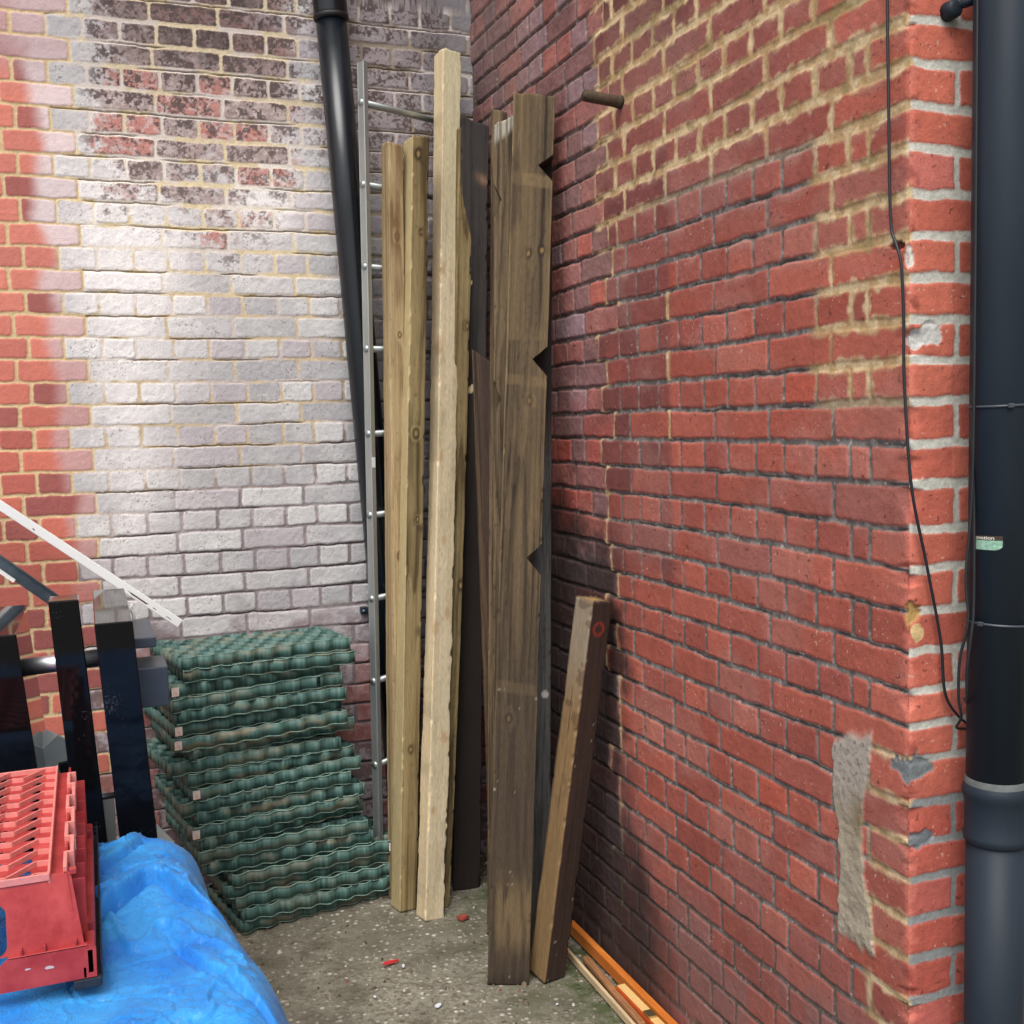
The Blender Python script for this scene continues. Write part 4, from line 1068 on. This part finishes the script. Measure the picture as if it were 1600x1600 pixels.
# pale plastic pieces glimpsed around the frame
M_pvc = plain('pale_grey_plastic', S(206, 218, 220), .45, noise=.05)
def gable(name, cx, cy, w, d, z0, z1, rise, mat, label, cat, rz=0):
    bm = bmesh.new()
    pts = [(-w/2, z0), (w/2, z0), (w/2, z1), (0, z1+rise), (-w/2, z1)]
    f = [bm.verts.new((x, -d/2, z)) for x, z in pts]; b_ = [bm.verts.new((x, d/2, z)) for x, z in pts]
    bm.faces.new(f); bm.faces.new(b_[::-1])
    for i in range(5): bm.faces.new((f[i], b_[i], b_[(i+1) % 5], f[(i+1) % 5]))
    bmesh.ops.bevel(bm, geom=list(bm.edges), offset=.0015, segments=1, affect='EDGES')
    o = bmobj(name, bm, mat); o.location = (cx, cy, 0); o.rotation_euler = (0, 0, rz); tag(o, label, cat); return o
g = gable('plastic_post', -1.522, 1.62, .085, .085, 0, .805, .03, M_pvc, 'pale grey plastic post with a pointed cap between the two left black uprights', 'plastic post', R(20))
bm = bmesh.new(); tube_bm(bm, [(.01, -.055, .720), (.01, -.052, .755)], .010, 10); box_bm(bm, (-.004, -.062, .74), (.024, -.05, .762), .002, 1); k_ = bmobj('black_clip', bm, plain('clip_black', S(26, 30, 34), .5), g)
g = gable('white_board', -1.398, 1.50, .050, .012, .0, .675, .012, M_wht, 'narrow white board standing between the second and third black uprights', 'white board', R(8))
bm = bmesh.new()
v = [bm.verts.new(p_) for p_ in ((-1.36, 1.62, 0), (-1.215, 1.66, 0), (-1.215, 1.66, .46), (-1.28, 1.64, .55), (-1.36, 1.62, .58))]; bm.faces.new(v)
r_ = bmesh.ops.extrude_face_region(bm, geom=list(bm.faces)); bmesh.ops.translate(bm, verts=[q for q in r_['geom'] if isinstance(q, bmesh.types.BMVert)], vec=(0, .012, 0))
tag(bmobj('plastic_sheet', bm, plain('pale_green_white', S(206, 218, 214), .5)), 'pale sheet with a slanted corner poking out between black rack and tarpaulin', 'sheet offcut')
# white hook and ring behind the third upright
bm = bmesh.new()
pts = [(-1.306+.020*math.sin(a), 1.82, 1.100+.030*math.cos(a)) for a in np.linspace(R(10), R(190), 20)]
tube_bm(bm, pts, .005, 10); tube_bm(bm, [(-1.312, 1.82, 1.105), (-1.298, 1.82, 1.120), (-1.288, 1.82, 1.140)], .0055, 10)
bm2 = bmobj('plastic_clip', bm, M_wht, None, True); tag(bm2, 'white curved plastic pipe clip behind the third black upright', 'pipe clip')

# ------------------------------------------------------------------ blue tarpaulin over a heap
def tarp_height(X, Y):
    # raised heap: right edge, far edge, with rounded shoulders
    xe = -1.035-.05*sm(.2, 1.2, Y)+.02*np.sin(Y*5.1)          # foot of the right side
    ye = 1.27+.02*np.sin(X*7)
    a = (xe-X); b = (ye-Y)
    H = .672+.010*np.sin(X*9+1)*np.cos(Y*7)
    fa = np.clip(a/.26, 0, 1); fb = np.clip(b/.20, 0, 1)
    fa = 1-(1-fa)**3.1; fb = 1-(1-fb)**3.2
    return H*np.maximum(0, (1-((1-fa)**1.35+(1-fb)**1.35)))*1.0
def build_tarp():
    xa = axis([(-2.9, -1.75, .02), (-1.75, -.95, .0040)]); ya = axis([(-.9, -.3, .02), (-.3, 1.36, .0042)])
    X, Y = np.meshgrid(xa, ya, indexing='ij')
    Z = tarp_height(X, Y)
    # hanging folds on the slope
    slope = np.clip((X+1.33)/.25, 0, 1)
    Z = Z+(fbm(X*3, Y*3, 12, 2)-.5)*.026
    rid = lambda n, w_: sm(w_, 0, np.abs(n-.5))
    Z = Z+rid(fbm(X*6+2, Y*4+1, 14, 3), .035)*.012+rid(fbm(X*11, Y*12, 18, 2), .022)*.0050-rid(fbm(X*8+5, Y*9, 24, 2), .02)*.0065
    # long folds following drawn crease lines
    def crease(pts, amp, wd, side=1):
        nonlocal Z
        best = np.full(X.shape, 9.); sg = np.ones(X.shape); tt = np.zeros(X.shape); n = len(pts)-1
        for i in range(n):
            ax_, ay_ = pts[i]; bx_, by_ = pts[i+1]; dx_, dy_ = bx_-ax_, by_-ay_; l2 = dx_*dx_+dy_*dy_
            t = np.clip(((X-ax_)*dx_+(Y-ay_)*dy_)/l2, 0, 1)
            qx, qy = X-ax_-t*dx_, Y-ay_-t*dy_; q = np.hypot(qx, qy); m = q < best
            best = np.where(m, q, best); sg = np.where(m, np.sign(dx_*qy-dy_*qx), sg); tt = np.where(m, (i+t)/n, tt)
        q = best*sg*side+(fbm(X*30, Y*30, 25, 2)-.5)*.008
        env = sm(0, .2, tt)*sm(1, .8, tt)
        Z = Z+env*amp*(np.where(q > 0, np.exp(-(q/(wd*2.6))**2), np.exp(-(q/(wd*.55))**2)) - 1.0*np.exp(-((q+wd*.95)/(wd*.55))**2))
    crease([(-1.46, .66), (-1.419, .718), (-1.387, .77), (-1.361, .80), (-1.327, .834), (-1.301, .84), (-1.276, .817), (-1.248, .747), (-1.227, .693), (-1.16, .60)], .026, .018, 1)
    crease([(-1.45, .90), (-1.413, .952), (-1.382, .997), (-1.353, 1.046), (-1.31, 1.16)], .016, .014, 1)
    crease([(-1.52, .10), (-1.40, .22), (-1.30, .27), (-1.22, .24), (-1.10, .10)], .016, .016, -1)
    crease([(-1.30, .62), (-1.24, .45), (-1.17, .30), (-1.10, .15)], .010, .012, 1)
    crease([(-1.24, .98), (-1.16, .85), (-1.08, .78)], .012, .012, -1)
    crump = sm(.45, .62, fbm(X*3.2, Y*3.2, 30, 2)+slope*.08)
    Z = Z+crump*((np.abs(fbm(X*22+fbm(X*9, Y*9, 3, 2)*3, Y*26, 32, 2)-.5))*-.012+.002)+rid(fbm(X*17, Y*19, 34, 2), .03)*.0035*crump
    Z = Z+(fbm(X*60, Y*60, 36, 2)-.5)*.0016
    X = X+(fbm(X*8, Y*8+4, 38, 3)-.5)*.03; Y2 = Y+(fbm(X*8+9, Y*8, 42, 3)-.5)*.03
    Z = np.maximum(Z, .006+.004*fbm(X*20, Y*20, 5, 2))
    m, nt, p = newmat('blue_tarpaulin'); L = nt.links
    tc = N(nt, 'ShaderNodeTexCoord'); n1 = N(nt, 'ShaderNodeTexNoise'); n1.inputs['Scale'].default_value = 7; n1.inputs['Detail'].default_value = 6
    L.new(tc.outputs['Object'], n1.inputs['Vector'])
    cr = N(nt, 'ShaderNodeValToRGB'); cr.color_ramp.elements[0].position = .33; cr.color_ramp.elements[1].position = .7
    cr.color_ramp.elements[0].color = (*S(22, 112, 200), 1); cr.color_ramp.elements[1].color = (*S(58, 158, 226), 1); L.new(n1.outputs['Fac'], cr.inputs[0])
    n3 = N(nt, 'ShaderNodeTexNoise'); n3.inputs['Scale'].default_value = 38; n3.inputs['Detail'].default_value = 6; n3.inputs['Roughness'].default_value = .7
    mp = N(nt, 'ShaderNodeMapping'); mp.inputs['Scale'].default_value = (1, .35, 1); mp.inputs['Rotation'].default_value = (0, 0, .5); L.new(tc.outputs['Object'], mp.inputs[0]); L.new(mp.outputs[0], n3.inputs['Vector'])
    c3 = N(nt, 'ShaderNodeValToRGB'); c3.color_ramp.elements[0].position = .60; c3.color_ramp.elements[1].position = .74; c3.color_ramp.elements[1].color = (.34, .34, .34, 1); L.new(n3.outputs['Fac'], c3.inputs[0])
    mx = N(nt, 'ShaderNodeMix', data_type='RGBA'); L.new(c3.outputs[0], mx.inputs[0]); L.new(cr.outputs[0], mx.inputs[6]); mx.inputs[7].default_value = (*S(150, 200, 236), 1)
    L.new(mx.outputs[2], p.inputs['Base Color'])
    vo = N(nt, 'ShaderNodeTexVoronoi', feature='DISTANCE_TO_EDGE'); vo.inputs['Scale'].default_value = 26; va = N(nt, 'ShaderNodeVectorMath', operation='ADD'); vs_ = N(nt, 'ShaderNodeVectorMath', operation='SCALE'); vs_.inputs['Scale'].default_value = .06; L.new(n3.outputs['Color'], vs_.inputs[0]); L.new(tc.outputs['Object'], va.inputs[0]); L.new(vs_.outputs[0], va.inputs[1]); L.new(va.outputs[0], vo.inputs['Vector'])
    b0 = N(nt, 'ShaderNodeBump'); b0.inputs['Distance'].default_value = .006; b0.inputs['Strength'].default_value = .35
    vr = N(nt, 'ShaderNodeMapRange'); vr.inputs[1].default_value = 0; vr.inputs[2].default_value = .12; L.new(vo.outputs['Distance'], vr.inputs[0]); L.new(vr.outputs[0], b0.inputs['Height'])
    b = N(nt, 'ShaderNodeBump'); b.inputs['Distance'].default_value = .003; b.inputs['Strength'].default_value = .30; L.new(n3.outputs['Fac'], b.inputs['Height']); L.new(b0.outputs[0], b.inputs['Normal'])
    L.new(b.outputs[0], p.inputs['Normal'])
    p.inputs['Roughness'].default_value = .44; p.inputs['Specular IOR Level'].default_value = .38; p.inputs['Sheen Weight'].default_value = .1
    o = npmesh('tarpaulin', np.stack([X.ravel(), Y2.ravel(), Z.ravel()], 1), grid_faces(len(xa), len(ya)), m, None, None, True)
    tag(o, 'crumpled bright blue tarpaulin over a heap, carrying the red crate', 'tarpaulin')
build_tarp()

# ------------------------------------------------------------------ red crate upside down on a black tray
M_red = plain('faded_red_plastic', S(154, 42, 44), .48, spec=.35, noise=.10, nscale=16, col2=S(186, 72, 70), bump=.0004)
M_redl = plain('scuffed_red_edge', S(216, 132, 124), .6, noise=.12, nscale=60, bump=.0006)
def crate():
    ZB, ZT = .702, .885
    x1, y0, y1 = -1.425, .385, 1.12; x0 = -2.05
    t = empty('plastic_crate', ((x0+x1)/2, (y0+y1)/2, ZB)); tag(t, 'red plastic bread crate lying upside down with its lattice base up, on the blue tarpaulin', 'crate')
    o = Vector(t.location)
    def add(name, fn, mat=M_red):
        bm = bmesh.new(); fn(bm)
        for v in bm.verts: v.co -= o
        return bmobj(name, bm, mat, t)
    th = .004
    ins = .042                                    # taper of walls
    def tri(bm, quad, th_vec):
        a = [bm.verts.new(q) for q in quad]; b = [bm.verts.new(Vector(q)+Vector(th_vec)) for q in quad]; n = len(a)
        bm.faces.new(a); bm.faces.new(b[::-1])
        for i in range(n): bm.faces.new((a[i], b[i], b[(i+1) % n], a[(i+1) % n]))
    zr = ZB+.058                                  # top of the rim band
    # front wall with a rounded window cut: built from panels
    XW = -1.5655
    def front(bm):
        xw = XW      # right side of hand hole
        yf = lambda z: y0+.010+(z-zr)/(ZT-zr)*.030
        zt_ = ZT-.004
        tri(bm, [(xw, yf(zr), zr), (x1-.018, yf(zr), zr), (x1-.034, yf(zt_), zt_), (xw, yf(zt_), zt_)], (0, th, 0))
        tri(bm, [(x0, yf(zt_-.035), zt_-.035), (xw, yf(zt_-.035), zt_-.035), (xw, yf(zt_), zt_), (x0, yf(zt_), zt_)], (0, th, 0))
        tri(bm, [(x0, yf(zr), zr), (-1.64, yf(zr), zr), (-1.64, yf(zr+.02), zr+.02), (x0, yf(zr+.02), zr+.02)], (0, th, 0))
        # rounded inner corners of the window
        for zc, s_ in ((zt_-.035, -1), (zr+.0, 1)):
            c = [(xw, yf(zc), zc)]
            for a in np.linspace(0, math.pi/2, 6):
                c.append((xw-.018+.018*math.cos(a), yf(zc+s_*.018*(1-math.sin(a))) , zc+s_*(.018-.018*math.sin(a))))
            tri(bm, c, (0, th, 0))
    add('front_wall', front)
    # rim band front (wider, stands proud)
    def rimf(bm):
        tri(bm, [(-1.632, y0, ZB), (x1, y0, ZB), (x1+.001, y0, zr-.006), (x1-.008, y0, zr), (-1.565, y0, zr), (-1.60, y0, zr-.030)], (0, th, 0))
        tri(bm, [(x0, y0, ZB), (-1.632, y0, ZB), (-1.60, y0, zr-.030), (x0, y0, zr-.030)], (0, th, 0))
        box_bm(bm, (-1.565, y0, zr-.002), (x1-.012, y0+.012, zr+.0015), .0008, 1)
        for xx in (-1.545, -1.508, -1.458): box_bm(bm, (xx, y0+.001, zr-.01), (xx+.0035, y0+.014, zr+.012), .0006, 1)
    add('rim', rimf)
    # right wall
    def right(bm):
        xf = lambda z: x1-.020-(z-ZB)/(ZT-ZB)*.020
        tri(bm, [(xf(zr), y0+.012, zr), (xf(zr), y1-.012, zr), (xf(ZT), y1-.035, ZT-.004), (xf(ZT), y0+.035, ZT-.004)], (-th, 0, 0))
        tri(bm, [(xf(ZB), y0+.012, ZB), (xf(ZB), y1-.012, ZB), (xf(zr), y1-.012, zr), (xf(zr), y0+.012, zr)], (-th, 0, 0))
        for i in range(9):
            yy = y0+.07+i*.075; box_bm(bm, (xf(ZT)-.002, yy, ZB+.01), (x1-.012, yy+.003, ZT-.03), 0)
    add('side_wall', right)
    # right rim flange with notched cut-outs
    def flange(bm):
        for a, b_ in ((y0+.0, y0+.075), (y0+.115, y1-.17), (y1-.115, y1-.07)):
            box_bm(bm, (x1-.018, a, ZB+.004), (x1, b_, zr-.004), .005, 2)
        box_bm(bm, (x1-.022, y0, ZB), (x1-.016, y1, ZB+.02), .001, 1)
    add('rim_flange', flange)
    # top crenellated foot rail
    def rail(bm):
        xa_ = x1-.034; y = y0+.045; k = 0
        seg = [.075, .085, .080, .090, .085, .085, .08]
        for L_ in seg:
            off = 0 if k % 2 == 0 else .011
            box_bm(bm, (xa_-.008+off-.004, y, ZT-.030), (xa_-.008+off+.003, y+L_, ZT+.006), .0012, 1)
            box_bm(bm, (xa_-.012, y+L_-.002, ZT-.030), (xa_+.006, y+L_+.002, ZT+.006), .0008, 1)
            y += L_; k += 1
    add('foot_rail', rail, M_redl)
    # base slab edge (flat margin)
    def margin(bm):
        box_bm(bm, (x1-.068, y0+.038, ZT-.020), (x1-.036, y1-.03, ZT-.016), .0008, 1)
        box_bm(bm, (x1-.036, y0+.034, ZT-.007), (x1-.036+.012, y0+.046, ZT+.003), .001, 1)
    add('base_margin', margin)
    # lattice: floor with holes made of wide slats + raised diagonal ribs
    def lattice(bm):
        xb = x1-.068
        box_bm(bm, (xb-.003, y0+.036, ZT-.020), (xb+.0012, y1-.03, ZT+.0035), .0008, 1)
        box_bm(bm, (x0, y0+.034, ZT-.012), (xb, y0+.038, ZT+.001), .0008, 1)
        box_bm(bm, (x0, y1-.034, ZT-.012), (xb, y1-.030, ZT+.002), .0008, 1)
        n = 11; dy = (y1-.034-y0-.04)/n
        ylo, yhi = y0+.038, y1-.032
        for i in range(-1, n+14):
            px_, py_ = xb, y0+.042+i*dy; up = True
            while px_ > x0:
                nx_, ny_ = (px_-.024, py_+.004) if up else (px_-.046, py_-dy*1.0)
                a = Vector((px_, py_, 0)); b_ = Vector((nx_, ny_, 0)); px_, py_ = nx_, ny_; up = not up
                # clip the rib to the crate base
                if (a.y < ylo and b_.y < ylo) or (a.y > yhi and b_.y > yhi): continue
                for lim in (ylo, yhi):
                    if (a.y-lim)*(b_.y-lim) < 0:
                        c_ = a.lerp(b_, (lim-a.y)/(b_.y-a.y))
                        if (a.y < lim) == (lim == ylo): a = c_
                        else: b_ = c_
                if (b_-a).length < .001: continue
                t_ = (b_-a).normalized(); nn = Vector((-t_.y, t_.x, 0))*.0017
                q = [a-nn, b_-nn, b_+nn, a+nn]
                lo_ = [bm.verts.new((c.x, c.y, ZT-.0095)) for c in q]; hi_ = [bm.verts.new((c.x, c.y, ZT+.0006)) for c in q]
                bm.faces.new(hi_); bm.faces.new(lo_[::-1])
                for e_ in range(4): bm.faces.new((lo_[e_], lo_[(e_+1) % 4], hi_[(e_+1) % 4], hi_[e_]))
    add('lattice', lattice, M_redl)
    def floor(bm):
        xb = x1-.070; n = 11; dy = (y1-.034-y0-.04)/n
        # thin plate made of quads leaving slanted slots open
        for i in range(n):
            yb = y0+.042+i*dy
            x = xb
            k = 0
            while x > x0:
                w_ = .052
                hx0, hx1 = x-w_*.84, x-w_*.58
                z_ = ZT-.009
                def q(a, b_, c, d_): bm.faces.new([bm.verts.new((u_[0], u_[1], z_)) for u_ in (a, b_, c, d_)])
                q((x-w_, yb), (x, yb), (x, yb+dy*.42), (x-w_, yb+dy*.42))
                q((hx1, yb+dy*.42), (x, yb+dy*.42), (x, yb+dy), (hx1, yb+dy))
                q((x-w_, yb+dy*.42), (hx0-.010, yb+dy*.42), (hx0+.004, yb+dy), (x-w_, yb+dy))
                q((hx0-.006, yb+dy*.72), (hx1, yb+dy*.72), (hx1, yb+dy), (hx0+.004, yb+dy))
                x -= w_+.012*(k % 2); k += 1
        geom = list(bm.faces)
        bmesh.ops.recalc_face_normals(bm, faces=bm.faces)
    fl = add('base_plate', floor)
    # paper scrap label on the side
    def lab(bm): box_bm(bm, (x1-.030, .66, ZB+.06), (x1-.0285, .78, ZT-.03), 0)
    add('paper_label', lab, plain('faded_paper', S(196, 200, 206), .7, noise=.05))
    M_sc = plain('scuff', S(196, 176, 176), .7); rs = random.Random(2)
    for cx_, cz_, w_, h_ in ((-1.608, ZB+.018, .0035, .002), (-1.535, ZB+.035, .005, .0025), (-1.50, ZB+.031, .008, .003)):
        def scf(bm):
            pl = [bm.verts.new((cx_+math.cos(a)*w_*rs.uniform(.6, 1.2), y0-.0006, cz_+math.sin(a)*h_*rs.uniform(.6, 1.3))) for a in np.linspace(0, 2*math.pi, 9)[:-1]]
            bm.faces.new(pl)
        add('scuff_mark', scf, M_sc)
crate()
bm = bmesh.new(); box_bm(bm, (-1.465, .388, .680), (-1.4165, 1.13, .700), .004, 2)
box_bm(bm, (-1.4190, .400, .690), (-1.4155, 1.13, .722), .001, 1)
tag(bmobj('plastic_strip', bm, plain('black_tray', S(34, 36, 44), .5, noise=.2, nscale=30)), 'narrow black plastic strip along the base of the red crate', 'plastic strip')

# ------------------------------------------------------------------ offcuts at the foot of the side wall
M_or = plain('orange_lacquer', S(196, 104, 38), .42, noise=.12, nscale=14, stretch=(3, .3, 1), col2=S(220, 136, 62), bump=.0003)
M_or2 = plain('orange_red_side', S(186, 76, 26), .5, noise=.1, nscale=20)
M_crm = plain('cream_wood', S(226, 186, 120), .6, noise=.08, nscale=18, stretch=(3, .3, 1))
M_bark = plain('split_wood', S(150, 104, 66), .8, noise=.35, nscale=26, stretch=(2, .3, 2), bump=.002)
def strip(name, P, Q, w, h, mat, label, cat, bev=.0015):
    P = Vector(P); Q = Vector(Q); a = (Q-P).normalized(); s = Vector((a.y, -a.x, 0)).normalized(); n = s.cross(a)
    Mx = Matrix((s, a, n)).transposed().to_4x4()
    t = empty(name, P); tag(t, label, cat)
    bm = bmesh.new(); box_bm(bm, (-w/2, 0, 0), (w/2, (Q-P).length, h), bev, 2, Mx); bmobj('body', bm, mat, t)
    return t, Mx, (Q-P).length
t, Mx, Ls = strip('wood_strip', (-.016, .20, .006), (-.020, 1.56, .006), .022, .036, M_or, 'long orange-brown strip lying tight against the foot of the side wall', 'wood strip')
t, Mx, Ls = strip('spirit_level', (-.046, .18, .004), (-.052, 1.14, .004), .030, .030, M_or2, 'orange box-section bar with a cream top and a metal clip, beside the long orange strip', 'box section bar')
bm = bmesh.new(); box_bm(bm, (-.010, 0, .0302), (.0148, Ls-.002, .0335), .001, 1, Mx); bmobj('cream_facing', bm, M_crm, t)
bm = bmesh.new(); box_bm(bm, (-.014, Ls-.20, .0337), (.012, Ls-.165, .040), .001, 1, Mx)
bmobj('metal_clip', bm, plain('brass_clip', S(200, 180, 130), .25, .9), t)
t, Mx, Ls = strip('split_stick', (-.078, .95, .006), (-.060, 1.36, .006), .022, .020, M_bark, 'rough split brown stick lying between the orange bar and the thin pale lath', 'stick', .006)
t, Mx, Ls = strip('wood_lath', (-.112, .35, .003), (-.092, 1.44, .003), .010, .022, plain('pale_lath', S(206, 180, 140), .7, noise=.15, nscale=30, stretch=(3, .3, 1)), 'thin pale lath lying along the concrete, outermost of the strips by the side wall', 'wood lath')

# ------------------------------------------------------------------ litter
rs = random.Random(11)
def scrap(name, x, y, rx, ry, h, mat, label, cat, group=None, n=7, rz=0, z=.002):
    bm = bmesh.new(); pl = []
    for i in range(n):
        a = 2*math.pi*i/n; k = rs.uniform(.65, 1.15); pl.append((math.cos(a)*rx*k, math.sin(a)*ry*k))
    top = [bm.verts.new((p[0], p[1], h*rs.uniform(.7, 1.1))) for p in pl]; bot = [bm.verts.new((p[0]*1.04, p[1]*1.04, 0)) for p in pl]
    bm.faces.new(top); bm.faces.new(bot[::-1])
    for i in range(n): bm.faces.new((bot[i], bot[(i+1) % n], top[(i+1) % n], top[i]))
    o = bmobj(name, bm, mat); o.location = (x, y, z); o.rotation_euler = (0, 0, rz); tag(o, label, cat, group); return o
def grit():
    V, F, Cc = [], [], []
    g = np.random.default_rng(21)
    for i in range(1500):
        m_ = g.random()
        if m_ < .35: x, y = -g.random()*.9-.02, 2.33-abs(g.normal(0, .10))
        elif m_ < .6: x, y = -abs(g.normal(0, .09))-.005, g.uniform(.1, 2.3)
        else: x, y = g.uniform(-1.05, -.05), g.uniform(.2, 2.3)
        r_ = abs(g.normal(0, .0028))+.0012
        b = len(V); a0 = g.random()*6
        for k in range(5): V.append((x+math.cos(a0+k*1.257)*r_*g.uniform(.7, 1.2), y+math.sin(a0+k*1.257)*r_*g.uniform(.7, 1.2), .0005))
        for k in range(5): V.append((x+math.cos(a0+.3+k*1.257)*r_*.6, y+math.sin(a0+.3+k*1.257)*r_*.6, r_*g.uniform(.7, 1.3)+.001))
        for k in range(5): F.append((b+k, b+(k+1) % 5, b+5+(k+1) % 5, b+5+k))
        F.append((b+5, b+6, b+7, b+8)); F.append((b+5, b+8, b+9, b+9))
        cc = [S(150, 142, 126), S(112, 100, 84), S(84, 74, 62), S(178, 172, 160), S(140, 72, 58)][g.choice(5, p=[.3, .28, .22, .14, .06])]
        Cc += [cc*g.uniform(.8, 1.2)]*10
    me_v = np.array(V); zg = (fbm(me_v[:, 0]*1.7+50, me_v[:, 1]*1.7+50, 3, 4)-.5)*.014+(fbm(me_v[:, 0]*12, me_v[:, 1]*12, 9, 3)-.5)*.006-.004
    me_v[:, 2] += zg
    quads = [f for f in F if len(set(f)) == 4]; 
    o = npmesh('grit', me_v, quads, M_brick, None, np.array(Cc)); tag(o, 'small stones and crumbs strewn over the concrete and along the wall bases', 'grit', kind='stuff')
grit()
M_fl = plain('white_flake', S(214, 220, 224), .6)
scrap('plastic_scrap', -.606, 1.60, .030, .007, .006, plain('red_scrap', S(196, 50, 54), .5), 'small bright red plastic scrap on the concrete floor', 'scrap', rz=.1)
t = empty('cigarette_end', (-.425, 1.995, .006)); tag(t, 'pale cigarette end with a tan tip at the foot of the dark board', 'cigarette end')
bm = bmesh.new(); tube_bm(bm, [(-.012, 0, 0), (.012, .003, 0)], .0038, 10); bmobj('paper', bm, M_fl, t, True)
bm = bmesh.new(); tube_bm(bm, [(-.024, -.0015, 0), (-.012, 0, 0)], .0040, 10); bmobj('filter_tip', bm, plain('filter', S(196, 138, 84), .8), t, True)
scrap('brick_fragment', -.305, 1.80, .020, .014, .012, plain('brick_bit', S(150, 66, 54), .9, noise=.2), 'little red brick fragment beside the wide front plank', 'brick fragment')
flk = [(-.575, 1.565, .014, .006), (-.545, 1.30, .018, .011), (-.51, .985, .014, .008), (-.60, .88, .012, .005), (-.445, .955, .010, .006), (-.425, .925, .013, .006), (-.40, .94, .009, .004), (-.355, .80, .011, .005), (-.34, .815, .008, .004), (-.465, .72, .008, .005), (-.245, .73, .012, .006), (-.30, .62, .010, .005), (-.235, 1.17, .006, .003), (-.70, 1.42, .010, .005), (-.78, 1.20, .012, .006)]
for i, (x, y, a, b) in enumerate(flk):
    scrap('paint_flake', x, y, a*.8, b*.8, .0025, M_fl, 'small white paint flake scattered on the concrete floor', 'paint flake', 'white paint flakes on the floor', rz=rs.uniform(0, 3), n=6)
